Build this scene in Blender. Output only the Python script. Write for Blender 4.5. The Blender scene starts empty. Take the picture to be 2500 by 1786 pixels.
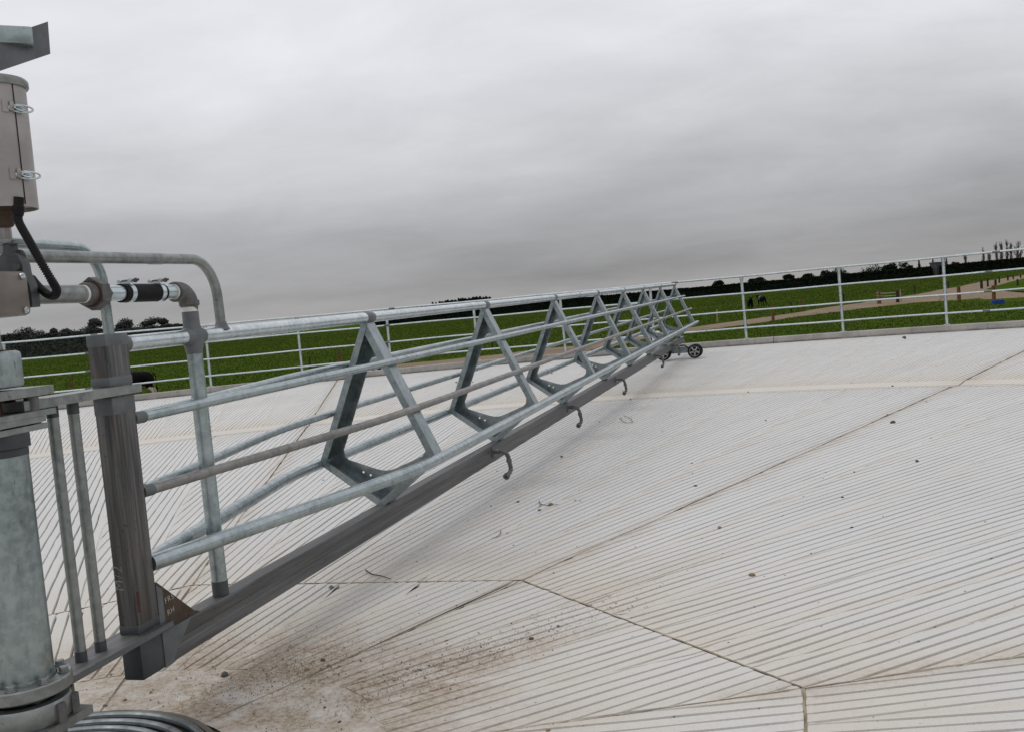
import bpy, bmesh, math, random
import numpy as np
from mathutils import Vector, Matrix

random.seed(7)
rng = np.random.default_rng(7)
R_ = math.radians
SC = bpy.context.scene
COL = SC.collection

# ------------------------------------------------------------------ camera
F, ROLL, PITCH, CAMH = 2430.0, .0907, .0583, 1.27
cam_data = bpy.data.cameras.new('camera')
cam = bpy.data.objects.new('camera', cam_data)
COL.objects.link(cam)
cam_data.sensor_width = 36
cam_data.lens = 36 * F / 2500
cam_data.clip_start = .05
cam_data.clip_end = 9000
cam.location = (0, 0, CAMH)
cam.rotation_mode = 'QUATERNION'
cam.rotation_quaternion = (Matrix.Rotation(math.pi / 2 - PITCH, 3, 'X') @ Matrix.Rotation(-ROLL, 3, 'Z')).to_quaternion()
SC.camera = cam

# ------------------------------------------------------------------ light
SUN_EL, SUN_AZ = R_(58), R_(-70)         # azimuth from +Y towards +X
world = bpy.data.worlds.new('World')
SC.world = world
world.use_nodes = True
wt = world.node_tree
wt.nodes.clear()
def wn(kind, **kw):
    n = wt.nodes.new(kind)
    for k, v in kw.items():
        setattr(n, k, v)
    return n
out = wn('ShaderNodeOutputWorld')
sky = wn('ShaderNodeTexSky', sky_type='NISHITA', sun_disc=False, sun_elevation=SUN_EL, sun_rotation=SUN_AZ)
bg_sky = wn('ShaderNodeBackground'); bg_sky.inputs['Strength'].default_value = .06
wt.links.new(sky.outputs[0], bg_sky.inputs['Color'])
tc = wn('ShaderNodeTexCoord')
sep = wn('ShaderNodeSeparateXYZ'); wt.links.new(tc.outputs['Generated'], sep.inputs[0])
ramp = wn('ShaderNodeValToRGB')
mr = wn('ShaderNodeMapRange'); mr.inputs['From Min'].default_value = 0; mr.inputs['From Max'].default_value = .8
wt.links.new(sep.outputs['Z'], mr.inputs['Value']); wt.links.new(mr.outputs[0], ramp.inputs[0])
els = ramp.color_ramp.elements
stops = [(0.0, (.40, .39, .385)), (.035, (.325, .325, .333)), (.11, (.42, .42, .437)), (.20, (.635, .635, .66)),
         (.31, (.73, .728, .775)), (.55, (.82, .825, .86)), (1.0, (.90, .905, .935))]
els[0].position, els[0].color = stops[0][0], (*stops[0][1], 1)
els[1].position, els[1].color = stops[-1][0], (*stops[-1][1], 1)
for p, c in stops[1:-1]:
    e = els.new(p); e.color = (*c, 1)
# clouds lie on a flat layer overhead, so they crowd together towards the horizon
cz = wn('ShaderNodeMath', operation='ADD'); wt.links.new(sep.outputs['Z'], cz.inputs[0]); cz.inputs[1].default_value = .20
cdiv = wn('ShaderNodeCombineXYZ')
for ax_i, ax_n in enumerate('XY'):
    dv = wn('ShaderNodeMath', operation='DIVIDE'); wt.links.new(sep.outputs[ax_n], dv.inputs[0]); wt.links.new(cz.outputs[0], dv.inputs[1])
    wt.links.new(dv.outputs[0], cdiv.inputs[ax_i])
def wnoise(scale, sx, sy, detail, rough, off=0.):
    mp = wn('ShaderNodeMapping'); mp.inputs['Scale'].default_value = (sx, sy, 1); mp.inputs['Location'].default_value = (off, off * .7, off * .3)
    mp.inputs['Rotation'].default_value = (0, 0, R_(14))
    wt.links.new(cdiv.outputs[0], mp.inputs[0])
    n = wn('ShaderNodeTexNoise'); n.inputs['Scale'].default_value = scale; n.inputs['Detail'].default_value = detail
    n.inputs['Roughness'].default_value = rough; n.inputs['Distortion'].default_value = .35
    wt.links.new(mp.outputs[0], n.inputs['Vector'])
    return n.outputs['Fac']
def wmath(op, a, b):
    m = wn('ShaderNodeMath', operation=op)
    for i, v in enumerate((a, b)):
        if isinstance(v, (int, float)): m.inputs[i].default_value = v
        else: wt.links.new(v, m.inputs[i])
    return m.outputs[0]
n1 = wnoise(.75, 1, 1.25, 5, .5, 3.1)
n2 = wnoise(2.3, 1, 1.25, 7, .6, 8.3)
n3 = wnoise(.28, 1, 1.1, 2, .5, 1.7)
f1 = wmath('MULTIPLY', wmath('SUBTRACT', n1, .5), .58)
f2 = wmath('MULTIPLY', wmath('SUBTRACT', n2, .5), .36)
f3 = wmath('MULTIPLY', wmath('SUBTRACT', n3, .5), .40)
fac = wmath('ADD', wmath('ADD', wmath('ADD', f1, f2), f3), 1.0)
vm = wn('ShaderNodeVectorMath', operation='SCALE')
wt.links.new(ramp.outputs[0], vm.inputs[0]); wt.links.new(fac, vm.inputs['Scale'])
bg_cl = wn('ShaderNodeBackground'); bg_cl.inputs['Strength'].default_value = 1.0
wt.links.new(vm.outputs[0], bg_cl.inputs['Color'])
mixw = wn('ShaderNodeMixShader'); mixw.inputs[0].default_value = .95
wt.links.new(bg_sky.outputs[0], mixw.inputs[1]); wt.links.new(bg_cl.outputs[0], mixw.inputs[2])
wt.links.new(mixw.outputs[0], out.inputs[0])

sun_d = bpy.data.lights.new('sun', 'SUN'); sun_d.energy = .85; sun_d.angle = R_(32); sun_d.color = (1, .97, .93)
sun = bpy.data.objects.new('sun', sun_d); COL.objects.link(sun)
sd = Vector((math.sin(SUN_AZ) * math.cos(SUN_EL), math.cos(SUN_AZ) * math.cos(SUN_EL), math.sin(SUN_EL)))
sun.rotation_mode = 'QUATERNION'; sun.rotation_quaternion = sd.to_track_quat('Z', 'Y')
sun.location = sd * 60
SC.view_settings.view_transform = 'Standard'
SC.view_settings.look = 'None'
SC.view_settings.exposure = 0
SC.view_settings.gamma = 1

# ------------------------------------------------------------------ photogrammetry helpers
def ray(u, v):
    xi, yi = u - 1250, v - 893
    cr, sr = math.cos(ROLL), math.sin(ROLL)
    x, y = cr * xi - sr * yi, sr * xi + cr * yi
    X, d, U = x / F, 1., -y / F
    c, s = math.cos(PITCH), math.sin(PITCH)
    return np.array([X, d * c + U * s, U * c - d * s])
def gnd(u, v, z=0.):
    r = ray(u, v); r = r * ((z - CAMH) / r[2]); r[2] += CAMH; return r
def at(u, v, Y):
    r = ray(u, v); r = r * (Y / r[1]); r[2] += CAMH; return r

# ------------------------------------------------------------------ materials
MATS = {}
class NT:
    def __init__(s, name):
        s.m = bpy.data.materials.new(name); s.m.use_nodes = True
        s.t = s.m.node_tree; s.b = s.t.nodes['Principled BSDF']; MATS[name] = s.m
        s.co = s.n('ShaderNodeTexCoord').outputs['Object']
    def n(s, kind, **kw):
        x = s.t.nodes.new(kind)
        for k, v in kw.items(): setattr(x, k, v)
        return x
    def link(s, a, b): s.t.links.new(a, b)
    def val(s, inp, v):
        if hasattr(v, 'is_output') or isinstance(v, bpy.types.NodeSocket): s.link(v, inp)
        else: inp.default_value = v
    def noise(s, scale, detail=4, rough=.55, stretch=None, dist=0., co=None, rot=None):
        co = co or s.co
        if stretch or rot:
            mp = s.n('ShaderNodeMapping')
            if stretch: mp.inputs['Scale'].default_value = stretch
            if rot: mp.inputs['Rotation'].default_value = rot
            s.link(co, mp.inputs[0]); co = mp.outputs[0]
        x = s.n('ShaderNodeTexNoise'); s.link(co, x.inputs['Vector'])
        x.inputs['Scale'].default_value = scale; x.inputs['Detail'].default_value = detail
        x.inputs['Roughness'].default_value = rough; x.inputs['Distortion'].default_value = dist
        return x.outputs['Fac']
    def ramp(s, fac, lo, hi, a=0., b=1.):
        x = s.n('ShaderNodeMapRange'); x.interpolation_type = 'SMOOTHSTEP'
        s.val(x.inputs['Value'], fac)
        x.inputs['From Min'].default_value = lo; x.inputs['From Max'].default_value = hi
        x.inputs['To Min'].default_value = a; x.inputs['To Max'].default_value = b
        return x.outputs[0]
    def mix(s, fac, a, b):
        x = s.n('ShaderNodeMix', data_type='RGBA')
        s.val(x.inputs[0], fac)
        for i, v in ((6, a), (7, b)):
            if isinstance(v, tuple): x.inputs[i].default_value = (*v, 1) if len(v) == 3 else v
            else: s.link(v, x.inputs[i])
        return x.outputs[2]
    def math(s, op, a, b=0.):
        x = s.n('ShaderNodeMath', operation=op); s.val(x.inputs[0], a); s.val(x.inputs[1], b); return x.outputs[0]
    def attr(s, name):
        x = s.n('ShaderNodeAttribute'); x.attribute_name = name; return x.outputs['Fac']
    def bump(s, h, strength, dist=.01):
        x = s.n('ShaderNodeBump'); x.inputs['Strength'].default_value = strength; x.inputs['Distance'].default_value = dist
        s.link(h, x.inputs['Height']); s.link(x.outputs[0], s.b.inputs['Normal'])
    def set(s, color=None, rough=None, metal=None, spec=None):
        if color is not None:
            if isinstance(color, tuple): s.b.inputs['Base Color'].default_value = (*color, 1)
            else: s.link(color, s.b.inputs['Base Color'])
        if rough is not None: s.val(s.b.inputs['Roughness'], rough)
        if metal is not None: s.val(s.b.inputs['Metallic'], metal)
        if spec is not None: s.b.inputs['Specular IOR Level'].default_value = spec
        return s.m

def mat_galv(name, c1, c2, metal=.7, r1=.32, r2=.55, stain=.35, streak=(1, 1, 1)):
    k = NT(name)
    big = k.noise(5, 5, .6, streak)
    spang = k.noise(34, 3, .6)
    c = k.mix(k.ramp(big, .3, .7), c1, c2)
    c = k.mix(k.ramp(spang, .35, .7, 0, .45), c, tuple(x * 1.35 for x in c1))
    sp = k.noise(16, 7, .72, streak)
    c = k.mix(k.ramp(sp, .58, .70, 0, stain), c, (.07, .075, .075))
    k.set(c, k.ramp(k.noise(18, 4), .3, .7, r1, r2), metal)
    k.bump(k.noise(45, 4, .6), .035, .003)
    return k.m
mat_galv('galvanised', (.40, .455, .465), (.27, .315, .325), .92, .24, .40, .32)
mat_galv('galvanised_dull', (.29, .305, .295), (.175, .19, .185), .75, .34, .52, .6)
mat_galv('galvanised_sheet', (.31, .355, .365), (.20, .235, .245), .88, .28, .45, .4)
mat_galv('galvanised_bright', (.58, .63, .65), (.44, .49, .505), .92, .24, .38, .35)
mat_galv('galvanised_column', (.34, .395, .395), (.165, .195, .19), .85, .28, .5, .75, (2.2, 2.2, .6))
mat_galv('galvanised_hoop', (.17, .19, .195), (.10, .115, .118), .7, .35, .55, .6)
mat_galv('galvanised_brown', (.27, .262, .25), (.17, .165, .157), .65, .36, .55, .55)

def mat_raw(name, axis):
    k = NT(name)
    if axis == 1:                            # turn the grain along the gate arm
        mp = k.n('ShaderNodeMapping'); mp.inputs['Rotation'].default_value = (0, 0, .281); k.link(k.co, mp.inputs[0]); k.co = mp.outputs[0]
    st = [1.2, 1.2, 1.2]
    k_s = tuple(26. if i != axis else 1.0 for i in range(3))
    a = k.noise(1.4, 6, .65, k_s, .3)
    b = k.noise(3.5, 4, .6, tuple(5. if i != axis else 1.1 for i in range(3)))
    c = k.mix(k.ramp(a, .30, .74), (.075, .076, .077), (.185, .187, .188)) if axis == 1 else k.mix(k.ramp(a, .35, .68), (.055, .053, .052), (.19, .186, .182))
    c = k.mix(k.ramp(b, .52, .75, 0, .5 if axis == 2 else .15), c, (.115, .082, .056))
    c = k.mix(k.ramp(k.noise(70, 3), .62, .72, 0, .5), c, (.03, .03, .03))
    k.set(c, k.ramp(a, .3, .7, .42, .62), .55)
    k.bump(a, .10, .003)
    return k.m
mat_raw('raw_steel_upright', 2)
mat_raw('raw_steel_beam', 1)

k = NT('primer_grey')
c = k.mix(k.ramp(k.noise(14, 4), .3, .7), (.105, .115, .122), (.15, .16, .165))
k.set(c, .55, .2); k.bump(k.noise(60, 3), .15, .004)
k = NT('primer_dark')
c = k.mix(k.ramp(k.noise(10, 4), .3, .7), (.045, .05, .055), (.075, .082, .088))
k.set(c, .5, .3)
k = NT('rust_plate')
a = k.noise(9, 6, .7)
c = k.mix(k.ramp(a, .35, .65), (.045, .030, .022), (.095, .062, .038))
k.set(c, .75, .1); k.bump(a, .2, .004)
k = NT('rust_red')
c = k.mix(k.ramp(k.noise(40, 5), .35, .65), (.085, .022, .013), (.045, .02, .015))
k.set(c, .8, .0)
k = NT('stainless')
a = k.noise(2, 5, .6, (1, 1, 22))
c = k.mix(k.ramp(k.noise(6, 5), .3, .7), (.40, .375, .36), (.30, .28, .27))
k.set(c, k.ramp(a, .3, .7, .42, .55), .55); k.bump(a, .03, .002)
k = NT('stainless_brown')
a = k.noise(2, 5, .6, (1, 1, 22))
c = k.mix(k.ramp(k.noise(7, 5), .3, .7), (.24, .205, .185), (.165, .145, .135))
k.set(c, .48, .4)
k = NT('cast_grey')
c = k.mix(k.ramp(k.noise(25, 5), .35, .65), (.15, .145, .14), (.095, .095, .095))
k.set(c, .6, .35); k.bump(k.noise(90, 3), .3, .003)
k = NT('valve_paint')
c = k.mix(k.ramp(k.noise(20, 5), .35, .65), (.09, .095, .097), (.06, .064, .066))
k.set(c, .5, .2); k.bump(k.noise(70, 3), .15, .002)
k = NT('black_rubber')
k.set(k.mix(k.ramp(k.noise(40, 4), .5, .75), (.004, .004, .0045), (.012, .012, .013)), .6, 0, .2)
k = NT('black_plastic'); k.set((.004, .004, .005), .45, 0, .25)
k = NT('zinc'); k.set(k.mix(k.ramp(k.noise(20, 3), .3, .7), (.62, .68, .70), (.45, .52, .54)), .28, .85)
k = NT('thread_tape'); k.set((.72, .70, .66), .7, 0)
k = NT('blue_paint'); k.set((.012, .13, .32), .5, 0)
k = NT('blue_plastic'); k.set((.01, .06, .33), .45, 0)
k = NT('chalk'); k.set((.62, .60, .55), .9, 0)
k = NT('rim_silver'); k.set((.42, .43, .43), .4, .6)
k = NT('motor_paint'); k.set((.62, .63, .62), .5, .1)

# concrete
def concrete(name, base, dark, dirt_col):
    k = NT(name)
    d = k.attr('dirt'); g = k.attr('cream')
    big = k.noise(.55, 5, .6); mid = k.noise(3.2, 6, .62); fine = k.noise(60, 4, .7); spk = k.noise(140, 2, .6)
    c = k.mix(k.ramp(big, .3, .72), base, tuple(x * .90 for x in base))
    orn = k.n('ShaderNodeObjectInfo').outputs['Random']
    c = k.mix(k.math('MULTIPLY', orn, .5), c, tuple(x * y for x, y in zip(base, (.88, .885, .895))))
    c = k.mix(k.ramp(k.noise(.9, 7, .68, None, .8), .56, .74, 0, .22), c, (.47, .455, .43))
    c = k.mix(k.ramp(mid, .45, .75, 0, .30), c, (.57, .545, .49))
    c = k.mix(k.math('MULTIPLY', g, k.ramp(mid, .2, .6, .55, 1.)), c, (.58, .545, .485))
    c = k.mix(k.ramp(fine, .52, .70, 0, .30), c, dark)
    c = k.mix(k.ramp(k.noise(17, 6, .75), .50, .72, 0, .26), c, (.50, .465, .41))
    dm = k.math('MULTIPLY', d, k.ramp(k.noise(5.5, 7, .72, None, .6), .30, .60, .22, 1.))
    c = k.mix(dm, c, k.mix(k.ramp(k.noise(45, 5, .7), .35, .65), dirt_col, (.27, .205, .15)))
    c = k.mix(k.ramp(spk, .66, .73, 0, .6), c, (.16, .14, .125))
    k.set(c, .88, 0, .25)
    k.bump(k.noise(85, 5, .7), .28, .004)
    return k.m
concrete('concrete', (.615, .612, .600), (.37, .352, .335), (.46, .40, .325))
k = NT('groove_dirt')
d = k.attr('dirt')
c = k.mix(k.ramp(k.noise(4, 6, .7), .35, .65), (.11, .10, .088), (.185, .168, .148))
c = k.mix(k.ramp(k.noise(30, 4, .7), .5, .7, 0, .6), c, (.10, .085, .07))
k.set(c, .95, 0, .1)
k = NT('joint_dirt')
k.set(k.mix(k.ramp(k.noise(9, 5), .35, .65), (.18, .152, .10), (.36, .30, .215)), .95, 0, .1)
k = NT('kerb_concrete')
a = k.noise(2.2, 6, .65, (1, 1, 1)); st = k.noise(3, 5, .65, (3, 3, .4))
c = k.mix(k.ramp(a, .3, .7), (.30, .285, .265), (.42, .40, .375))
c = k.mix(k.ramp(st, .5, .75, 0, .5), c, (.19, .175, .16))
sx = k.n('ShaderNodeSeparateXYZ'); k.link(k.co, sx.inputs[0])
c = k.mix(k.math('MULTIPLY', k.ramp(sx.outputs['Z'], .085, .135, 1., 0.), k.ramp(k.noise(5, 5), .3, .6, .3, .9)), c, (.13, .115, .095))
k.set(c, .9, 0, .2); k.bump(k.noise(40, 5), .3, .006)

# soil and plants
k = NT('grass_ground')
a = k.noise(.035, 6, .6); b = k.noise(.35, 6, .65); d = k.noise(4, 5, .7)
c = k.mix(k.ramp(a, .35, .65), (.038, .070, .0085), (.058, .094, .014))
c = k.mix(k.ramp(b, .5, .75, 0, .55), c, (.058, .078, .015))
c = k.mix(k.ramp(d, .45, .7, 0, .5), c, (.019, .040, .006))
k.set(c, 1., 0, 0.); k.bump(d, .6, .12)
k = NT('grass_blade')
inf = k.n('ShaderNodeNewGeometry').outputs['Random Per Island']
c = k.mix(inf, (.052, .088, .012), (.096, .136, .024))
c = k.mix(k.ramp(k.noise(.07, 6, .65), .40, .66, 0, .75), c, (.088, .112, .022))
k.set(c, 1., 0, 0.)
k = NT('gravel')
a = k.noise(.3, 6, .65); b = k.noise(6, 6, .75)
c = k.mix(k.ramp(a, .3, .7), (.20, .150, .105), (.27, .205, .145))
c = k.mix(k.ramp(b, .4, .7, 0, .6), c, (.15, .11, .078))
k.set(c, .95, 0, .1); k.bump(b, .8, .08)
def mat_leaf(name, c1, c2):
    k = NT(name)
    r = k.n('ShaderNodeNewGeometry').outputs['Random Per Island']
    k.set(k.mix(r, c1, c2), .9, 0, .05)
mat_leaf('leaf_gum_hazed', (.045, .053, .047), (.088, .096, .085))  # greyed and lightened: distance haze is mixed into the leaf colour
mat_leaf('leaf_hedge', (.006, .010, .0065), (.014, .020, .012))
mat_leaf('leaf_pine', (.010, .016, .011), (.022, .032, .021))
k = NT('bark'); k.set(k.mix(k.ramp(k.noise(1.5, 4), .3, .7), (.05, .043, .036), (.09, .08, .07)), .9, 0)
k = NT('bare_twig'); k.set((.105, .085, .075), .9, 0)
k = NT('timber'); a = k.noise(3, 5, .6, (9, 9, .8))
k.set(k.mix(k.ramp(a, .3, .7), (.11, .058, .028), (.19, .108, .052)), .9, 0, .1)
k = NT('timber_grey'); a = k.noise(3, 5, .6, (9, 9, .8))
k.set(k.mix(k.ramp(a, .3, .7), (.03, .024, .02), (.062, .048, .038)), .9, 0, .1)
k = NT('timber_pale'); k.set((.30, .22, .13), .85, 0)
k = NT('white_tape'); k.set((.6, .58, .45), .8, 0)
k = NT('hide_black'); k.set(k.mix(k.ramp(k.noise(3, 4), .3, .7), (.004, .004, .004), (.008, .008, .0075)), .8, 0, .05)
k = NT('hide_white'); k.set((.50, .42, .34), .8, 0)
k = NT('hide_tan'); k.set((.42, .29, .19), .8, 0)
k = NT('hide_skin'); k.set((.40, .25, .19), .7, 0)
k = NT('shed_iron'); k.set(k.mix(k.ramp(k.noise(.8, 3, .5, (9, 9, .3)), .35, .65), (.040, .042, .046), (.055, .056, .06)), .6, .2)
k = NT('stone_grey'); k.set(k.mix(k.ramp(k.noise(60, 4), .3, .7), (.11, .105, .10), (.24, .23, .215)), .8, 0)
k = NT('stone_brown'); k.set(k.mix(k.ramp(k.noise(50, 4), .3, .7), (.17, .11, .055), (.28, .19, .10)), .75, 0)
k = NT('stone_dark'); k.set(k.mix(k.ramp(k.noise(60, 4), .3, .7), (.045, .042, .038), (.11, .10, .09)), .8, 0)
k = NT('sand'); k.set(k.mix(k.n('ShaderNodeNewGeometry').outputs['Random Per Island'], (.11, .08, .055), (.40, .32, .24)), .9, 0)
k = NT('twig'); k.set((.05, .036, .026), .9, 0)
k = NT('pit_dark'); k.set((.03, .028, .026), .9, 0)

# ------------------------------------------------------------------ object helpers
def worldloc(o):
    v = Vector((0, 0, 0))
    while o is not None:
        v += o.location; o = o.parent
    return v
def thing(name, label, cat, loc=(0, 0, 0), group=None, kind=None):
    o = bpy.data.objects.new(name, None); COL.objects.link(o)
    o.location = loc; o.empty_display_size = .1
    tag(o, label, cat, group, kind)
    return o
def tag(o, label=None, cat=None, group=None, kind=None):
    if label: o['label'] = label
    if cat: o['category'] = cat
    if group: o['group'] = group
    if kind: o['kind'] = kind
    return o
def mesh_obj(name, verts, faces, mat, parent=None, loc=None, smooth=None, attrs=None):
    base = worldloc(parent) if parent else Vector((0, 0, 0))
    l = Vector(loc) if loc is not None else base
    V = np.asarray(verts, dtype=float).reshape(-1, 3) - np.array(l)
    me = bpy.data.meshes.new(name)
    me.from_pydata(V.tolist() if len(V) < 200000 else V.tolist(), [], faces)
    if isinstance(mat, str): me.materials.append(MATS[mat])
    else:
        for m in mat[0]: me.materials.append(MATS[m])
        me.polygons.foreach_set('material_index', mat[1])
    if smooth is not None:
        me.polygons.foreach_set('use_smooth', [True] * len(me.polygons))
        if smooth < 179: me.set_sharp_from_angle(angle=R_(smooth))
    if attrs:
        for an, av in attrs.items():
            a = me.attributes.new(an, 'FLOAT', 'POINT'); a.data.foreach_set('value', np.asarray(av, dtype=np.float32))
    me.update()
    o = bpy.data.objects.new(name, me); COL.objects.link(o)
    o.location = l - base
    if parent: o.parent = parent
    return o
def unit(v):
    v = np.asarray(v, float); return v / np.linalg.norm(v)
class MB:
    def __init__(s): s.v = []; s.f = []; s.mi = []; s.cur = 0
    def add(s, verts, faces):
        b = len(s.v); s.v += [tuple(map(float, p)) for p in verts]
        for f in faces: s.f.append(tuple(i + b for i in f)); s.mi.append(s.cur)
    def box(s, c, ax, ay, az, hx, hy, hz, bev=0.):
        """box about c; axes ax, ay, az; half sizes; bev chamfers every edge"""
        c = np.asarray(c, float); ax, ay, az = unit(ax), unit(ay), unit(az)
        if bev <= 0:
            P = [c + ax * i * hx + ay * j * hy + az * k * hz for k in (-1, 1) for j in (-1, 1) for i in (-1, 1)]
            s.add(P, [(0, 2, 3, 1), (4, 5, 7, 6), (0, 1, 5, 4), (2, 6, 7, 3), (0, 4, 6, 2), (1, 3, 7, 5)])
            return
        bm = bmesh.new(); bmesh.ops.create_cube(bm, size=1)
        for v in bm.verts: v.co = Vector((v.co.x * 2 * hx, v.co.y * 2 * hy, v.co.z * 2 * hz))
        bmesh.ops.bevel(bm, geom=bm.edges[:], offset=bev, segments=2, affect='EDGES', profile=.5)
        bm.verts.index_update()
        P = [c + ax * v.co.x + ay * v.co.y + az * v.co.z for v in bm.verts]
        s.add(P, [tuple(v.index for v in f.verts) for f in bm.faces]); bm.free()
    def beam(s, a, b, w, h, up=(0, 0, 1), bev=0.):
        a, b = np.asarray(a, float), np.asarray(b, float)
        d = unit(b - a); x = unit(np.cross(d, up)); u = np.cross(x, d)
        s.box((a + b) / 2, x, d, u, w / 2, np.linalg.norm(b - a) / 2, h / 2, bev)
    def tube(s, path, r, seg=12, caps=True, wob=0.):
        P = np.asarray(path, float); n = len(P)
        rr = np.full(n, r) if np.isscalar(r) else np.asarray(r, float)
        T = np.gradient(P, axis=0) if n > 2 else np.repeat([P[1] - P[0]], 2, 0)
        T = T / np.maximum(np.linalg.norm(T, axis=1, keepdims=True), 1e-9)
        ref = np.array([0, 0, 1.]) if abs(T[0][2]) < .9 else np.array([1., 0, 0])
        x = unit(np.cross(T[0], ref)); b0 = len(s.v)
        ang = np.linspace(0, 2 * math.pi, seg, endpoint=False)
        verts = []
        for i in range(n):
            x = unit(x - T[i] * (x @ T[i])); y = np.cross(T[i], x)
            verts += [P[i] + rr[i] * (math.cos(a) * x + math.sin(a) * y) for a in ang]
        faces = [(i * seg + j, i * seg + (j + 1) % seg, (i + 1) * seg + (j + 1) % seg, (i + 1) * seg + j) for i in range(n - 1) for j in range(seg)]
        if caps:
            faces.append(tuple(range(seg))[::-1]); faces.append(tuple((n - 1) * seg + j for j in range(seg)))
        s.add(verts, faces)
    def cyl(s, a, b, r, seg=24, r2=None):
        s.tube([a, b], [r, r if r2 is None else r2], seg)
    def lathe(s, c, axis, prof, seg=32, closed=False):
        """prof: list of (radius, distance along axis)"""
        c = np.asarray(c, float); z = unit(axis); ref = np.array([1., 0, 0]) if abs(z[0]) < .9 else np.array([0, 1., 0])
        x = unit(np.cross(z, ref)); y = np.cross(z, x); n = len(prof)
        V = [c + z * h + r * (math.cos(t) * x + math.sin(t) * y) for r, h in prof for t in np.linspace(0, 2 * math.pi, seg, endpoint=False)]
        m = n if closed else n - 1
        Fc = [(i * seg + j, i * seg + (j + 1) % seg, ((i + 1) % n) * seg + (j + 1) % seg, ((i + 1) % n) * seg + j) for i in range(m) for j in range(seg)]
        if not closed:
            Fc.append(tuple(range(seg))[::-1]); Fc.append(tuple((n - 1) * seg + j for j in range(seg)))
        s.add(V, Fc)
    def prism(s, poly, o, ex, ey, ez, thick):
        """poly in (ex,ey) coordinates at o, extruded thick along ez"""
        o = np.asarray(o, float); ex, ey, ez = unit(ex), unit(ey), unit(ez); n = len(poly)
        P = [o + ex * a + ey * b for a, b in poly]; Q = [p + ez * thick for p in P]
        s.add(P + Q, [tuple(range(n))[::-1], tuple(range(n, 2 * n))] + [(i, (i + 1) % n, n + (i + 1) % n, n + i) for i in range(n)])
    def build(s, name, mat, parent=None, smooth=35, loc=None):
        if isinstance(mat, (list, tuple)): mat = (mat, s.mi)
        return mesh_obj(name, s.v, s.f, mat, parent, loc, smooth)
def arc(p0, p1, p2, r, n=8):
    """path p0 -> p1 -> p2 with a rounded corner of radius r at p1"""
    p0, p1, p2 = [np.asarray(p, float) for p in (p0, p1, p2)]
    a, b = unit(p0 - p1), unit(p2 - p1)
    half = math.acos(np.clip(a @ b, -1, 1)) / 2
    L = r / math.tan(half); c = p1 + unit(a + b) * (r / math.sin(half))
    s, e = p1 + a * L, p1 + b * L
    pts = [p0]
    va, vb = s - c, e - c
    om = math.acos(np.clip(unit(va) @ unit(vb), -1, 1))
    for i in range(n + 1):
        t = i / n
        pts.append(c + (math.sin((1 - t) * om) * va + math.sin(t * om) * vb) / math.sin(om))
    pts.append(p2)
    return pts
def copy_obj(o, parent=None):
    c = o.copy(); COL.objects.link(c)
    if parent is not None: c.parent = parent
    return c
def copy_tree(o, parent=None):
    c = copy_obj(o, parent)
    for ch in list(o.children): copy_tree(ch, c)
    return c
def dens(path, step):
    P = [np.asarray(p, float) for p in path]; outp = [P[0]]
    for a, b in zip(P[:-1], P[1:]):
        n = max(1, int(np.linalg.norm(b - a) / step))
        outp += [a + (b - a) * i / n for i in range(1, n + 1)]
    return outp

# ------------------------------------------------------------------ site constants
PIV = np.array([-1.462, 2.777])            # pivot of the arm = centre of the round yard
R_FENCE, R_RING, R_INNER, R_APRON = 18.46, 10.3, 2.3, .97
FIELD_Z = -1.6
EDGE_RISE = .085
def floor_z(r):
    r = np.asarray(r, float)
    z = np.where(r > R_RING, (r - R_RING) / (R_FENCE - R_RING) * EDGE_RISE, 0.)
    return z - .022 * np.exp(-((r - R_RING) / .22) ** 2)

# ------------------------------------------------------------------ yard floor: slabs with raked grooves
def vnoise(t, seed):
    """smooth 1-D noise"""
    t = np.asarray(t, float); i = np.floor(t).astype(int); f = t - i; f = f * f * (3 - 2 * f)
    h = lambda n: np.modf(np.abs(np.sin(n * 12.9898 + seed * 78.233) * 43758.5453))[0] * 2 - 1
    return h(i) * (1 - f) + h(i + 1) * f
SECT = [7 + 45 * k for k in range(8)]
JOINT = np.radians(SECT)
def dirt_at(x, y):
    dx, dy = x - PIV[0], y - PIV[1]
    r = np.hypot(dx, dy); th = np.arctan2(dy, dx)
    d = np.zeros_like(r)
    da = np.abs((th[..., None] - JOINT + math.pi) % (2 * math.pi) - math.pi)
    jd = np.min(np.sin(np.minimum(da, 1.5)), -1) * r
    d += .34 * np.exp(-(jd / .09) ** 2) * (r > 2)
    d += 1.0 * np.exp(-np.maximum(r - .95, 0) ** 2 / .24) * (.45 + .55 * np.cos(np.clip((th - R_(62)) * 1.1, -1.5, 1.5)))
    # washed-out sand streaks lying across the grooves by the pivot
    for (px, py, sx, sy, w) in ((-.55, 3.35, .55, .16, .8), (-.1, 3.6, .6, .13, .7), (-.95, 3.7, .25, .16, .45), (.35, 4.35, .9, .12, .35)):
        ca, sa = math.cos(R_(38)), math.sin(R_(38))
        u, v = (x - px) * ca + (y - py) * sa, -(x - px) * sa + (y - py) * ca
        d += .62 * w * np.exp(-(u / sx) ** 2 - (v / sy) ** 2)
    # drip line beneath the spray nozzles
    ax, ay = math.sin(.281), math.cos(.281)
    s_ = (x + 1.29) * ay - (y - 3.373) * ax; t_ = (x + 1.29) * ax + (y - 3.373) * ay
    d += .25 * np.exp(-((s_ - .32) / .13) ** 2) * (t_ > 2.5) * (t_ < 15) * (.5 + .5 * vnoise(t_ * 1.1, 5))
    return np.clip(d, 0, 1)
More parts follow.
